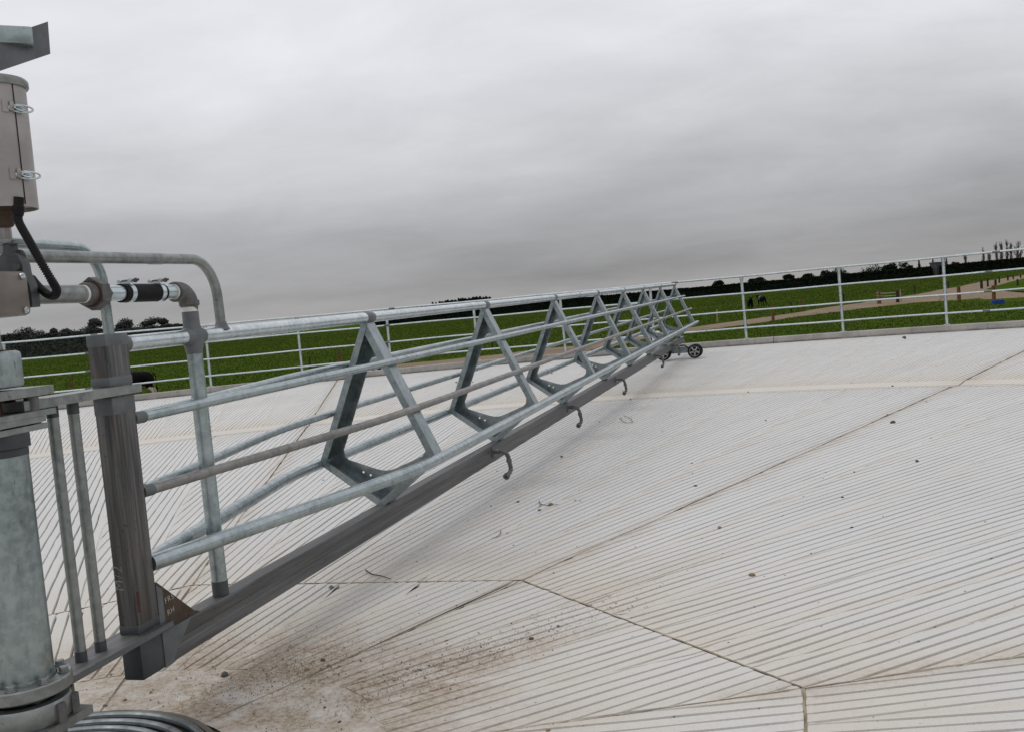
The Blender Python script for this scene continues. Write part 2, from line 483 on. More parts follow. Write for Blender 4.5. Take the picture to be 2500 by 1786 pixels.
def cream_at(x, y):
    r = np.hypot(x - PIV[0], y - PIV[1])
    c = .6 * np.exp(-((r - R_RING - .1) / .5) ** 2) + .5 * (r > R_RING) * np.exp(-(r - R_RING) / 2.2) + .30 * np.exp(-((r - 2.5) / .8) ** 2) + .6 * np.exp(-((r - 1.2) / .8) ** 2)
    return np.clip(c, 0, 1)
GAP, GW, GD = .0575, .0114, .010
class Slab:
    def __init__(s): s.V = []; s.F = []; s.n = 0; s.D = []
    def grid(s, X, Y, Z, extra=None):
        s.D.append(np.zeros(X.size) if extra is None else np.asarray(extra).ravel())
        a, b = X.shape
        s.V.append(np.stack([X.ravel(), Y.ravel(), Z.ravel()], 1))
        i = np.arange(a * b).reshape(a, b) + s.n
        s.F.append(np.stack([i[:-1, :-1], i[1:, :-1], i[1:, 1:], i[:-1, 1:]], -1).reshape(-1, 4)); s.n += a * b
    def build(s, name, parent):
        V = np.concatenate(s.V); Fq = np.concatenate(s.F)
        o = mesh_obj(name, V, Fq.tolist(), 'concrete', parent, attrs={'dirt': np.clip(dirt_at(V[:, 0], V[:, 1]) + .5 * np.concatenate(s.D), 0, 1), 'cream': np.clip(cream_at(V[:, 0], V[:, 1]) + 2.6 * np.concatenate(s.D), 0, 1)})
        return o
RAKE_TH = [-60, -38, -5, 10, 21, 27, 36, 45, 69, 77, 100, 110, 117, 142, 165, 200]
RAKE_DIR = [-52, 0, 20, 26, 30, 28, 34, 40, 61.5, 71, 95, 106, 113, 137, 162, 200]
def rake_dir(mid):
    d = math.degrees(mid)
    if d > 200: return mid
    return R_(float(np.interp(d, RAKE_TH, RAKE_DIR)))
def raked(slab, a0, a1, s_lo, s_hi, step, seed):
    """parallel grooves of one pass of the rake, clipped to the wedge a0..a1 (radians); s_lo/s_hi(offset, e, nrm) bound each groove"""
    phi = rake_dir((a0 + a1) / 2)
    e = np.array([math.cos(phi), math.sin(phi)]); nrm = np.array([-math.sin(phi), math.cos(phi)])
    u0, u1 = np.array([math.cos(a0), math.sin(a0)]), np.array([math.cos(a1), math.sin(a1)])
    cr = lambda p, q: p[0] * q[1] - p[1] * q[0]
    def span(o):
        lo, hi = s_lo(o, e, nrm), s_hi(o, e, nrm)
        for m, k in ((cr(u0, e), cr(u0, nrm) * o), (cr(e, u1), cr(nrm, u1) * o)):   # m*s + k >= -.002
            if abs(m) < 1e-6:
                if k < -.002: return 1., 0.
            elif m > 0: lo = max(lo, (-.002 - k) / m)
            else: hi = min(hi, (-.002 - k) / m)
        return lo, hi
    # grooves run shallow where two passes of the rake meet: slurry pushed into a thin band along the wedge edges
    for am, uu, sgn in ((a0, u0, 1), (a1, u1, -1)):
        nn = np.array([-uu[1], uu[0]]) * sgn
        lo_, hi_ = s_lo(0., uu, np.array([-uu[1], uu[0]])), s_hi(0., uu, np.array([-uu[1], uu[0]]))
        S_ = np.linspace(lo_ - .002, hi_, max(3, int((hi_ - lo_) / (step * 2))))
        wd = np.minimum(.028 + .016 * vnoise(S_ * 2.3, seed + sgn), S_ * math.tan(min(a1 - a0, 1.) / 2) * .9)[:, None]
        fr = np.array([0., .5, 1.])[None]
        Xf = PIV[0] + S_[:, None] * uu[0] + nn[0] * wd * fr; Yf = PIV[1] + S_[:, None] * uu[1] + nn[1] * wd * fr
        Zf = floor_z(np.hypot(Xf - PIV[0], Yf - PIV[1])) - np.array([.0012, .0028, .0075])[None] - (.0004 if sgn > 0 else 0)
        slab.grid(Xf, Yf, Zf, np.full(Xf.shape, .10))
    rM = s_hi(0., u0, np.array([-u0[1], u0[0]])) * 1.02
    offs = [rM * cr(e, u0), rM * cr(e, u1), 0.]
    k0, k1 = int(math.floor(min(offs) / GAP)) - 1, int(math.ceil(max(offs) / GAP)) + 1
    for kx in range(k0, k1):
        oL, oR = kx * GAP + GW * .5 + rng.normal(0, .0012), (kx + 1) * GAP - GW * .5 + rng.normal(0, .0012)
        sL, eL = span(oL); sR, eR = span(oR)
        if eL - sL < .01 and eR - sR < .01: continue
        if eL - sL < .01 or eR - sR < .01:     # last sliver against the wedge edge
            good_L = eL - sL >= .01; a_, b_ = (oL, oR) if good_L else (oR, oL)
            for _ in range(14):
                m_ = (a_ + b_) / 2; q_ = span(m_)
                if q_[1] - q_[0] >= .01: a_ = m_
                else: b_ = m_
            if good_L: oR = a_; sR, eR = span(a_)
            else: oL = a_; sL, eL = span(a_)
            if oR - oL < .002: continue
        if rng.random() < .7: q_ = min(abs(rng.normal(0, .006)), .3 * (eL - sL), .3 * (eR - sR)); eL -= q_; eR -= q_
        kx = kx - k0
        n = max(2, int((eL - min(sL, sR)) / step))
        tau = np.linspace(0, 1, n + 1)
        SL, SR = sL + tau * (eL - sL), sR + tau * (eR - sR)
        def wig(S): return .0045 * vnoise(S * 1.5, seed) + .0022 * vnoise(S * 5.3, seed + 9.)
        def loc(S, O):
            w = O + wig(S)
            return PIV[0] + e[0] * S + nrm[0] * w, PIV[1] + e[1] * S + nrm[1] * w
        jit = .0018
        oLn = oL + jit * vnoise(SL * 7, seed + kx * 3.1); oRn = oR + jit * vnoise(SR * 7, seed + (kx + 1) * 3.1 + 50)
        ix, iy = loc(SL, oLn - .004); ax, ay = loc(SL, oLn); bx, by = loc(SR, oRn); jx, jy = loc(SR, oRn + .004)
        zf = lambda x, y: floor_z(np.hypot(x - PIV[0], y - PIV[1]))
        za, zb = zf(ax, ay), zf(bx, by)
        lip = .0018 * (.5 + .5 * vnoise(SL * 3, seed + kx))      # rake throws up a slight lip
        X = np.stack([ix, ax, (ax + bx) / 2, bx, jx], 1); Y = np.stack([iy, ay, (ay + by) / 2, by, jy], 1)
        Z = np.stack([za - GD - .002, za + lip, (za + zb) / 2 + .001, zb + lip * .3, zb - GD - .002], 1)
        ex = np.clip(.24 * np.exp(-((SL - SL[0]) / .45) ** 2) * (.3 + .7 * abs(math.sin(seed * 1.7))) + (.12 * (.5 + .5 * vnoise(SL * .8, seed + 2)) if kx < 2 else 0.), 0, 1)
        slab.grid(X, Y, Z, np.repeat(ex[:, None], 5, 1))
        X = np.stack([X[0], X[0]], 0); Y = np.stack([Y[0], Y[0]], 0); Zc = np.stack([Z[0] * 0 + Z[0][0], Z[0]], 0)
        slab.grid(X, Y, Zc)
def on_r(r): return lambda o, e, n: math.sqrt(max(r * r - o * o, 0))
def on_line(dist, ang):                      # straight line at dist from the pivot, normal direction ang
    nm = np.array([math.cos(ang), math.sin(ang)])
    return lambda o, e, n: (dist - o * (n @ nm)) / (e @ nm)
def ring_band(slab, a0, a1, radii, zs, na):
    th = np.linspace(a0, a1, na)
    rr = np.asarray(radii)[:, None]
    X = PIV[0] + rr * np.cos(th)[None]; Y = PIV[1] + rr * np.sin(th)[None]
    Z = np.repeat(np.asarray(zs)[:, None], na, 1)
    slab.grid(X.T, Y.T, Z.T)

yard = bpy.data.objects.new('yard_floor', None); COL.objects.link(yard); yard.location = (PIV[0], PIV[1], 0)
tag(yard, 'pale raked concrete floor of the round cattle yard', None, None, 'structure')
# bedding sheet: what is seen at the bottom of grooves and joints
rad = np.concatenate([[.5, .97, 2.3], np.linspace(3, 10, 10), [10.1, 10.2, 10.3, 10.4, 10.5], np.linspace(11, 18.4, 9)])
bs = Slab(); ring_band(bs, 0, 2 * math.pi, rad, floor_z(rad) - GD, 145)
V = np.concatenate(bs.V)
bed = mesh_obj('groove_bed', V, np.concatenate(bs.F).tolist(), 'groove_dirt', yard, attrs={'dirt': dirt_at(V[:, 0], V[:, 1])})
def r_poly(th):                              # octagonal joint round the pivot
    a = (th - JOINT[0]) % R_(45) - R_(22.5)
    return R_INNER * math.cos(R_(22.5)) / math.cos(a)
JG = .006
for si in range(8):
    A0, A1 = R_(SECT[si]), R_(SECT[si] + 45)
    back = SECT[si] in (187, 232, 277)         # behind the camera: coarser passes
    # inner slab: smooth apron + raked ring
    s = Slab()
    rr_ = np.concatenate([np.linspace(.552, R_APRON, 7), [R_APRON + .035, R_APRON + .12]])
    zz_ = floor_z(rr_) + .001; zz_[-2] -= .004; zz_[-1] -= .011
    ring_band(s, A0 + .002, A1 - .002, rr_, zz_, 14)
    DP = R_INNER * math.cos(R_(22.5)); AM = (A0 + A1) / 2
    nw = 4
    for w in range(nw):
        a, b = A0 + (A1 - A0) * w / nw, A0 + (A1 - A0) * (w + 1) / nw
        # stop each pass at the straight polygon joint
        raked(s, a + (.003 if w == 0 else 0), b - (.003 if w == nw - 1 else 0), on_r(R_APRON + rng.uniform(0, .05)), on_line(DP - .005, AM), .12 if not back else .4, si * 31 + w * 7.3)
    tl = np.linspace(-R_INNER * math.sin(R_(22.5)), R_INNER * math.sin(R_(22.5)), 40); cA, sA = math.cos(AM), math.sin(AM); off_ = np.array([0., -.02, -.045])
    Xf = PIV[0] + cA * (DP - .004 + off_)[None] - sA * tl[:, None]; Yf = PIV[1] + sA * (DP - .004 + off_)[None] + cA * tl[:, None]
    s.grid(Xf, Yf, np.zeros_like(Xf) - np.array([.002, .003, .0085])[None])
    s.build('concrete_slab', yard)
    # main slab
    s = Slab(); nw = 7
    for w in range(nw):
        a, b = A0 + (A1 - A0) * w / nw, A0 + (A1 - A0) * (w + 1) / nw
        raked(s, a + (.0012 if w == 0 else 0), b - (.0012 if w == nw - 1 else 0), on_line(DP + .005, AM), on_r(R_RING - .26), .17 if not back else .8, 500 + si * 31 + w * 7.3)
    for dd_, zz2 in ((DP + .004, 0), ):
        tl = np.linspace(-R_INNER * math.sin(R_(22.5)), R_INNER * math.sin(R_(22.5)), 40); cA, sA = math.cos(AM), math.sin(AM); off_ = np.array([0., .02, .045])
        Xf = PIV[0] + cA * (dd_ + off_)[None] - sA * tl[:, None]; Yf = PIV[1] + sA * (dd_ + off_)[None] + cA * tl[:, None]
        s.grid(Xf, Yf, np.zeros_like(Xf) - np.array([.002, .003, .0085])[None])
    s.build('concrete_slab', yard)
    # channel ring
    s = Slab()
    rr_ = np.concatenate([[R_RING - .25, R_RING - .12, R_RING - .008], ]); ring_band(s, A0 + .0005, A1 - .0005, rr_, floor_z(rr_) + .002, 24)
    rr_ = np.array([R_RING + .008, R_RING + .14, R_RING + .3]); ring_band(s, A0 + .0005, A1 - .0005, rr_, floor_z(rr_) + .002, 24)
    s.build('concrete_slab', yard)
    # outer slab
    s = Slab(); nw = 13
    for w in range(nw):
        a, b = A0 + (A1 - A0) * w / nw, A0 + (A1 - A0) * (w + 1) / nw
        raked(s, a + (.0008 if w == 0 else 0), b - (.0008 if w == nw - 1 else 0), on_r(R_RING + .31), on_r(R_FENCE - .12), .33 if not back else 1.2, 900 + si * 31 + w * 7.3)
    s.build('concrete_slab', yard)
# dirt packed in the construction joints (thin raised fillets in the gaps)
mb = MB()
def strip(mb, pts, w):
    P = np.asarray(pts, float); T = np.gradient(P, axis=0); T /= np.linalg.norm(T, axis=1, keepdims=True)
    Nn = np.stack([-T[:, 1], T[:, 0], 0 * T[:, 0]], 1); n = len(P)
    ww = np.asarray([w * (.75 + .5 * random.random()) for _ in range(n)])[:, None]
    mb.add(list(P - Nn * ww) + list(P + Nn * ww), [(i, i + 1, n + i + 1, n + i) for i in range(n - 1)])
for si in range(8):
    a, b = JOINT[si], JOINT[si] + R_(45)
    pa, pb = [np.array([PIV[0] + R_INNER * math.cos(t), PIV[1] + R_INNER * math.sin(t), .0022]) for t in (a, b)]
    strip(mb, [pa + (pb - pa) * i / 40 + np.array([random.gauss(0, .0015), random.gauss(0, .0015), 0]) for i in range(41)], .0042)
    for r0, r1, w in ((R_INNER, R_RING, .0024), (R_RING, R_FENCE - .12, .0032), (.6, R_INNER - .05, .0018)):
        rs = np.linspace(r0, r1, max(12, int((r1 - r0) / .12)))
        strip(mb, [(PIV[0] + r * math.cos(a) - math.sin(a) * .006 * math.sin(r * 5), PIV[1] + r * math.sin(a) + math.cos(a) * .006 * math.sin(r * 5), float(floor_z(r)) + .0032) for r in rs], w)
mb.build('joint_filler', 'joint_dirt', yard, smooth=None)

# kerb ring, cast in lengths
kerb = bpy.data.objects.new('kerb', None); COL.objects.link(kerb); kerb.location = (PIV[0], PIV[1], 0)
tag(kerb, 'grey concrete kerb round the edge of the yard', None, None, 'structure')
nk = 21
for i in range(nk):
    a0, a1 = 2 * math.pi * i / nk, 2 * math.pi * (i + 1) / nk - .0006
    th = np.linspace(a0, a1, 9)
    prof = [(R_FENCE - .11, -.05), (R_FENCE - .085, .196), (R_FENCE - .075, .207), (R_FENCE + .07, .209), (R_FENCE + .08, .2), (R_FENCE + .085, -.8)]
    V = [(PIV[0] + r * math.cos(t), PIV[1] + r * math.sin(t), z) for t in th for r, z in prof]; m = len(prof)
    Fc = [(j * m + q, (j + 1) * m + q, (j + 1) * m + q + 1, j * m + q + 1) for j in range(8) for q in range(m - 1)]
    Fc += [tuple(range(m)), tuple(range(8 * m, 9 * m))[::-1]]
    mesh_obj('kerb_section', V, Fc, 'kerb_concrete', kerb)

# ------------------------------------------------------------------ field, track
rad = np.concatenate([[18.5, 19.2, 20.5, 22.5, 25, 30], np.geomspace(36, 6000, 40)])
th = np.linspace(0, 2 * math.pi, 181)
RR, TT = np.meshgrid(rad, th, indexing='ij')
X, Y = PIV[0] + RR * np.cos(TT), PIV[1] + RR * np.sin(TT)
bank = np.clip((RR - 19.2) / (25 - 19.2), 0, 1); bank = bank * bank * (3 - 2 * bank)
Z = -.1 + (FIELD_Z + .1) * bank
Z += np.where((RR > 30) & (RR < 300), .05 * np.sin(X * .11 + 1) * np.sin(Y * .09), 0)
nT = len(th); idx = np.arange(RR.size).reshape(RR.shape)
Fc = np.stack([idx[:-1, :-1], idx[1:, :-1], idx[1:, 1:], idx[:-1, 1:]], -1).reshape(-1, 4)
g = mesh_obj('field', np.stack([X.ravel(), Y.ravel(), Z.ravel()], 1), Fc.tolist(), 'grass_ground', smooth=180)
tag(g, 'flat green pasture around the raised yard', None, None, 'structure')

far = [(880, 895), (978, 883), (1084, 874), (1216, 860), (1308, 849), (1419, 840), (1560, 818), (1706, 794), (1807, 780), (1893, 769), (1974, 757), (2047, 745), (2139, 732), (2208, 721), (2258, 713), (2297, 705), (2347, 697), (2396, 685), (2450, 677), (2500, 669), (2620, 652)]
near = [(880, 930), (978, 918), (1084, 908), (1216, 892), (1308, 876), (1419, 855), (1560, 828), (1699, 807), (1807, 794), (1860, 786), (1930, 774), (1996, 765), (2060, 757), (2149, 746), (2228, 738), (2280, 735), (2327, 733), (2380, 732), (2440, 733), (2500, 735), (2620, 729)]
def fine_line(pts, z):
    P = np.array([gnd(u, v, z)[:2] for u, v in pts]); t = np.linspace(0, len(P) - 1, 100)
    return np.stack([np.interp(t, np.arange(len(P)), P[:, 0]), np.interp(t, np.arange(len(P)), P[:, 1])], 1)
TZ = FIELD_Z + .07
PF, PN = fine_line(far, TZ), fine_line(near, TZ)
for i in range(100):
    PN[i] += .5 * np.array([vnoise(i * .7, 3), vnoise(i * .9, 4)]); PF[i] += .5 * np.array([vnoise(i * .7, 13), vnoise(i * .9, 14)])
tt = np.linspace(0, 1, 7)
V = [(*(PN[i] + (PF[i] - PN[i]) * t), FIELD_Z - .075 + .20 * math.sin(math.pi * t) ** .6) for i in range(100) for t in tt]
Fc = [(i * 7 + j, (i + 1) * 7 + j, (i + 1) * 7 + j + 1, i * 7 + j + 1) for i in range(99) for j in range(6)]
tr = mesh_obj('track', V, Fc, 'gravel', smooth=180)
tag(tr, 'tan gravel farm track curving through the pasture', None, None, 'structure')
ISL = [gnd(u, v, TZ)[:2] for u, v in ((2408, 707), (2428, 701), (2465, 690), (2520, 676), (2620, 664), (2620, 712), (2520, 715), (2465, 712))]
isl = mesh_obj('verge', [(p[0], p[1], TZ + .07) for p in ISL], [tuple(range(len(ISL)))], 'grass_ground')
tag(isl, 'wedge of grass between the two arms of the track', None, None, 'structure')

# grass: blades over the ground that lies near enough for texture to show
def in_poly(x, y, P):
    ins = np.zeros(x.shape, bool); n = len(P); j = n - 1
    for i in range(n):
        xi, yi = P[i]; xj, yj = P[j]
        c = ((yi > y) != (yj > y)) & (x < (xj - xi) * (y - yi) / (yj - yi + 1e-12) + xi)
        ins ^= c; j = i
    return ins
N = 330000
rr = 40 * (420 / 40) ** (rng.random(N) ** 1.25) ; az = rng.uniform(-.62, .62, N)
gx, gy = rr * np.sin(az), rr * np.cos(az)
track_poly = np.concatenate([PN, PF[::-1]])
ok = ~in_poly(gx, gy, track_poly) | in_poly(gx, gy, np.array(ISL)) | (rng.random(N) < .01)
gx, gy = gx[ok], gy[ok]; N = len(gx)
s_ = np.clip(np.hypot(gx, gy) / 60, .7, 4)
w = rng.uniform(.025, .06, N) * s_; h = rng.uniform(.04, .12, N) * s_ ** .5; a = rng.uniform(-.9, .9, N); lx, ly = rng.normal(0, .06, N), rng.normal(0, .06, N)
z0 = FIELD_Z - .02 + .05 * np.sin(gx * .11 + 1) * np.sin(gy * .09)
V = np.empty((N, 3, 3))
V[:, 0] = np.stack([gx - w * np.cos(a), gy - w * np.sin(a), z0], 1)
V[:, 1] = np.stack([gx + w * np.cos(a), gy + w * np.sin(a), z0], 1)
V[:, 2] = np.stack([gx + lx, gy + ly, z0 + h], 1)
go = mesh_obj('grass', V.reshape(-1, 3), np.arange(3 * N).reshape(-1, 3).tolist(), 'grass_blade')
tag(go, 'short green pasture grass on either side of the track', 'grass', None, 'stuff')

# ------------------------------------------------------------------ yard fence
fence = thing('yard_fence', 'curved galvanised pipe fence with four rails along the kerb', 'fence', (PIV[0], PIV[1], .2))
RAILS = [(1.475, .020), (1.13, .0175), (.775, .0175), (.43, .0175)]
mb = MB()
def pol(r, th, z): return np.array([PIV[0] + r * math.cos(th), PIV[1] + r * math.sin(th), z])
POSTA = [70.23 + 5.8 * k for k in range(-18, 17)]
p0 = pol(R_FENCE + .02, 0, 0)
mb.cyl((0, 0, .2), (0, 0, 1.40), .0285, 14)
mb.lathe((0, 0, 1.385), (0, 0, 1), [(.0285, 0), (.034, .02), (.038, .05), (.038, .085)], 14)
mb.box((0, 0, .213), (1, 0, 0), (0, 1, 0), (0, 0, 1), .055, .055, .005)
proto = mesh_obj('post', np.array(mb.v), mb.f, 'galvanised_bright', None, (0, 0, 0), 35)
proto.parent = fence
for i, a in enumerate(POSTA):
    o = proto if i == 0 else copy_obj(proto, fence)
    q = pol(R_FENCE + .03, R_(a), 0)
    o.location = (q[0] - PIV[0], q[1] - PIV[1], -.2)
    o.rotation_euler = (random.gauss(0, .006), random.gauss(0, .006), R_(a))
JOFF = {0: 0, 1: 1.2, 2: 1.5, 3: 1.9}
for ri, (z, r) in enumerate(RAILS):
    rr = R_FENCE + (.03 if ri == 0 else .03 - .0285 - r)
    start = POSTA[0] - 3
    step = 18.6
    cuts = [start + JOFF[ri] * .35 + step * i for i in range(12)]
    cuts = [c for c in cuts if c < POSTA[-1] + 3]
    cuts.append(POSTA[-1] + 3)
    for c0, c1 in zip(cuts[:-1], cuts[1:]):
        mb = MB(); ths = np.radians(np.linspace(c0, c1, max(2, int((c1 - c0) / 1.4))))
        mb.tube([pol(rr, t, z + .004 * math.sin(t * 40 + ri)) for t in ths], r, 10, False)
        mb.build('rail', 'galvanised_bright', fence)
    for c in cuts[1:-1]:
        mb = MB(); mb.cyl(pol(rr, R_(c) - .0035, z), pol(rr, R_(c) + .0035, z), r + .003, 12); mb.build('rail_joint', 'primer_grey', fence)

# ------------------------------------------------------------------ swinging gate (backing gate)
D3 = np.array([math.sin(.281) * math.cos(.0096), math.cos(.281) * math.cos(.0096), math.sin(.0096)])
DH = np.array([math.sin(.281), math.cos(.281), 0]); SD = np.array([math.cos(.281), -math.sin(.281), 0]); UP = np.array([0, 0, 1.])
P0 = np.array([-1.2901, 3.3728, 1.266])
W_, HA, HB = .347, .758, .25
TF = [2.0, 4.091, 6.295, 8.446, 10.307, 12.138, 14.167, 16.263]
UPD = np.cross(SD, D3)
def gp(t, s=0., b=0.): return P0 + D3 * t + SD * s + UPD * b
def gz(t, s, z): q = P0 + DH * t + SD * s; return np.array([q[0], q[1], z])
gate = thing('backing_gate', 'long galvanised triangular truss gate arm swinging from the pivot across the yard', 'gate', (PIV[0], PIV[1], 0))

# end post and floor beam
TPO = -.098                                    # post centre along the arm
def pbox(z0, z1, grow=0., bev=.005): 
    m_ = MB(); q = P0 + DH * TPO; m_.box((q[0], q[1], (z0 + z1) / 2), SD, DH, UP, .036 + grow, .0575 + grow, (z1 - z0) / 2, bev); return m_
post = pbox(.163, 1.302, 0, .006).build('end_post', 'raw_steel_upright', gate, 30)
for z0, z1, m in ((1.262, 1.3035, 'primer_grey'), (1.135, 1.165, 'primer_grey'), (1.04, 1.098, 'primer_grey'), (.314, .345, 'primer_dark'), (.1615, .292, 'primer_dark')):
    pbox(z0, z1, .0013).build('paint_patch', m, post)
BT = HA + HB                                   # frame foot below the top chord
def btop(t): return .281 + .0072 * t           # top of the floor beam
D4 = unit(DH + UP * .0072); UB = np.cross(SD, D4)
def bp(t, s=0., dz=0.): return gz(t, s, btop(t) + dz)
L_ = 16.95
prof = [(-.0375, -.055), (-.033, -.059), (.033, -.059), (.0375, -.055), (.0375, -.019), (.0345, -.013), (.0345, .009), (.0375, .015), (.0375, .055), (.033, .059), (-.033, .059), (-.0375, .055)]
mb = MB(); mb.prism(prof, bp(TPO + .058, 0, -.059), SD, UB, D4, L_)
beam = mb.build('floor_beam', 'raw_steel_beam', gate, 25)
mb = MB(); mb.prism([(-.0385, -.06), (.0385, -.06), (.0385, .06), (-.0385, .06)], bp(TPO + .0585, 0, -.059), SD, UB, D4, .05); mb.build('paint_patch', 'primer_grey', beam)
mb = MB(); mb.prism([(0, -.119), (.03, -.119), (.17, .0), (0, 0)], bp(TPO + .059, .0378, 0), D4, UB, SD, .0012); mb.build('paint_patch', 'primer_grey', beam)
# gusset between post and beam, with chalk marks
g0 = gz(TPO + .058, .0375, 0); zb = .282
mb = MB()
gus = [(0, zb - .0), (.232, zb + .002), (.20, zb + .014), (.008, zb + .172), (0, zb + .172)]
mb.prism([(a, z) for a, z in gus], np.array([g0[0], g0[1], 0]) - SD * .012, DH, UP, SD, .009)
gu = mb.build('gusset', 'rust_plate', gate)
mb = MB(); mb.prism([(0, zb), (.03, zb + .002), (.03, zb + .142), (0, zb + .166)], np.array([g0[0], g0[1], 0]) - SD * .014, DH, UP, SD, .0125); mb.build('paint_patch', 'primer_grey', gu)
def chalk(txt, origin, ex, ey, size, parent, mat='chalk', slant=0.):
    cu = bpy.data.curves.new('chalk', 'FONT'); cu.body = txt; cu.size = size; cu.shear = slant; cu.offset = -.0006; cu.space_character = 1.15
    tmp = bpy.data.objects.new('tmp', cu); COL.objects.link(tmp)
    bpy.context.view_layer.update()
    me = bpy.data.meshes.new_from_object(tmp.evaluated_get(bpy.context.evaluated_depsgraph_get()))
    V = [np.asarray(origin) + np.asarray(ex) * v.co.x + np.asarray(ey) * v.co.y for v in me.vertices]
    Fc = [tuple(p.vertices) for p in me.polygons]
    bpy.data.objects.remove(tmp)
    return mesh_obj('chalk_mark', V, Fc, mat, parent)
gq = np.array([g0[0], g0[1], 0]) + SD * .0005
chalk('FRS', gq + DH * .036 + UP * (zb + .088), unit(DH + UP * .12), unit(UP - DH * .15), .030, gu)
chalk('RH', gq + DH * .042 + UP * (zb + .045), unit(DH + UP * .10), unit(UP - DH * .1), .029, gu)
fo = gz(TPO - .0578, .0, .46)
chalk('M/2', fo - DH * .0006, UP, SD * -1, .05, post, 'galvanised_dull', .1)
mb = MB(); mb.box(gz(TPO - .04, .0363, .42), DH, UP, SD, .006, .035, .0008); mb.build('rust_streak', 'rust_red', post)

# chords and rails
def pipe(name, pts, r, mat='galvanised', seg=14, parent=gate):
    m_ = MB(); m_.tube(pts, r, seg); return m_.build(name, mat, parent)
def sleeve(t0, s, b, r, L=.05, mat='primer_grey', parent=gate, name='weld_patch'):
    m_ = MB(); m_.lathe(gp(t0 - L / 2, s, b), D3, [(r * .99, 0), (r + .0025, L * .18), (r + .003, L * .5), (r + .0025, L * .82), (r * .99, L)], 14); return m_.build(name, mat, parent)
RC = .0275
top = pipe('top_chord', [gp(t) for t in (TPO + .05, 4, 8, 12, 16.35)], RC, 'galvanised_bright', 20)
sleeve(TPO + .075, 0, 0, RC + .001, .035)
for t in TF: sleeve(t - .01, 0, 0, RC, .11 if t < 9 else .07)
for t in (7.4, 13.4): sleeve(t, 0, 0, RC, .03, 'galvanised_dull', gate, 'pipe_joint')
def bendy(pts):
    P = [np.asarray(p, float) for p in pts]; o_ = [P[0]]
    for i in range(1, len(P) - 1):
        a, b, c = P[i - 1], P[i], P[i + 1]
        l1, l2 = min(.22, np.linalg.norm(b - a) * .4), min(.22, np.linalg.norm(c - b) * .4)
        s1, s2 = b - unit(b - a) * l1, b + unit(c - b) * l2
        for k in range(7):
            t = k / 6; o_.append(s1 * (1 - t) ** 2 + b * 2 * t * (1 - t) + s2 * t * t)
    o_.append(P[-1]); return o_
RL = .0285
for sg in (1, -1):
    pipe('lower_chord', bendy([gp(TPO + .0578, .012 * sg + .006, -HA + .012), gp(1.62, (W_ - .004) * sg, -HA), gp(2.4, W_ * sg, -HA), gp(16.6, W_ * sg, -HA)]), RL, 'galvanised', 16)
    sleeve(7.1, W_ * sg, -HA, RL, .03, 'galvanised_dull', gate, 'pipe_joint'); sleeve(12.9, W_ * sg, -HA, RL, .03, 'galvanised_dull', gate, 'pipe_joint')
    for fr, rr_, bs_, mt in ((.325, .0185, -.25, 'galvanised'), (.655, .0185, -.50, 'galvanised_brown' if sg > 0 else 'galvanised')):
        so = (W_ * fr + .022) * sg; bb = -HA * fr + .008
        pipe('rail', bendy([gp(TPO + .0578, .009 * sg + .010, bs_), gp(1.35 if sg < 0 else 1.5, so * .93, bb + (bs_ - bb) * .08), gp(2.3, so, bb), gp(16.62, so, bb)]), rr_, mt, 12)
        m_ = MB(); m_.tube([gp(TPO + .058, .009 * sg + .010, bs_), gp(TPO + .105, .016 * sg + .010, bs_)], rr_ + .0022, 12); m_.build('weld_patch', 'primer_grey', gate)
        for t in (8.0, 14.0): sleeve(t, so, bb, rr_, .025, 'galvanised_dull', gate, 'pipe_joint')

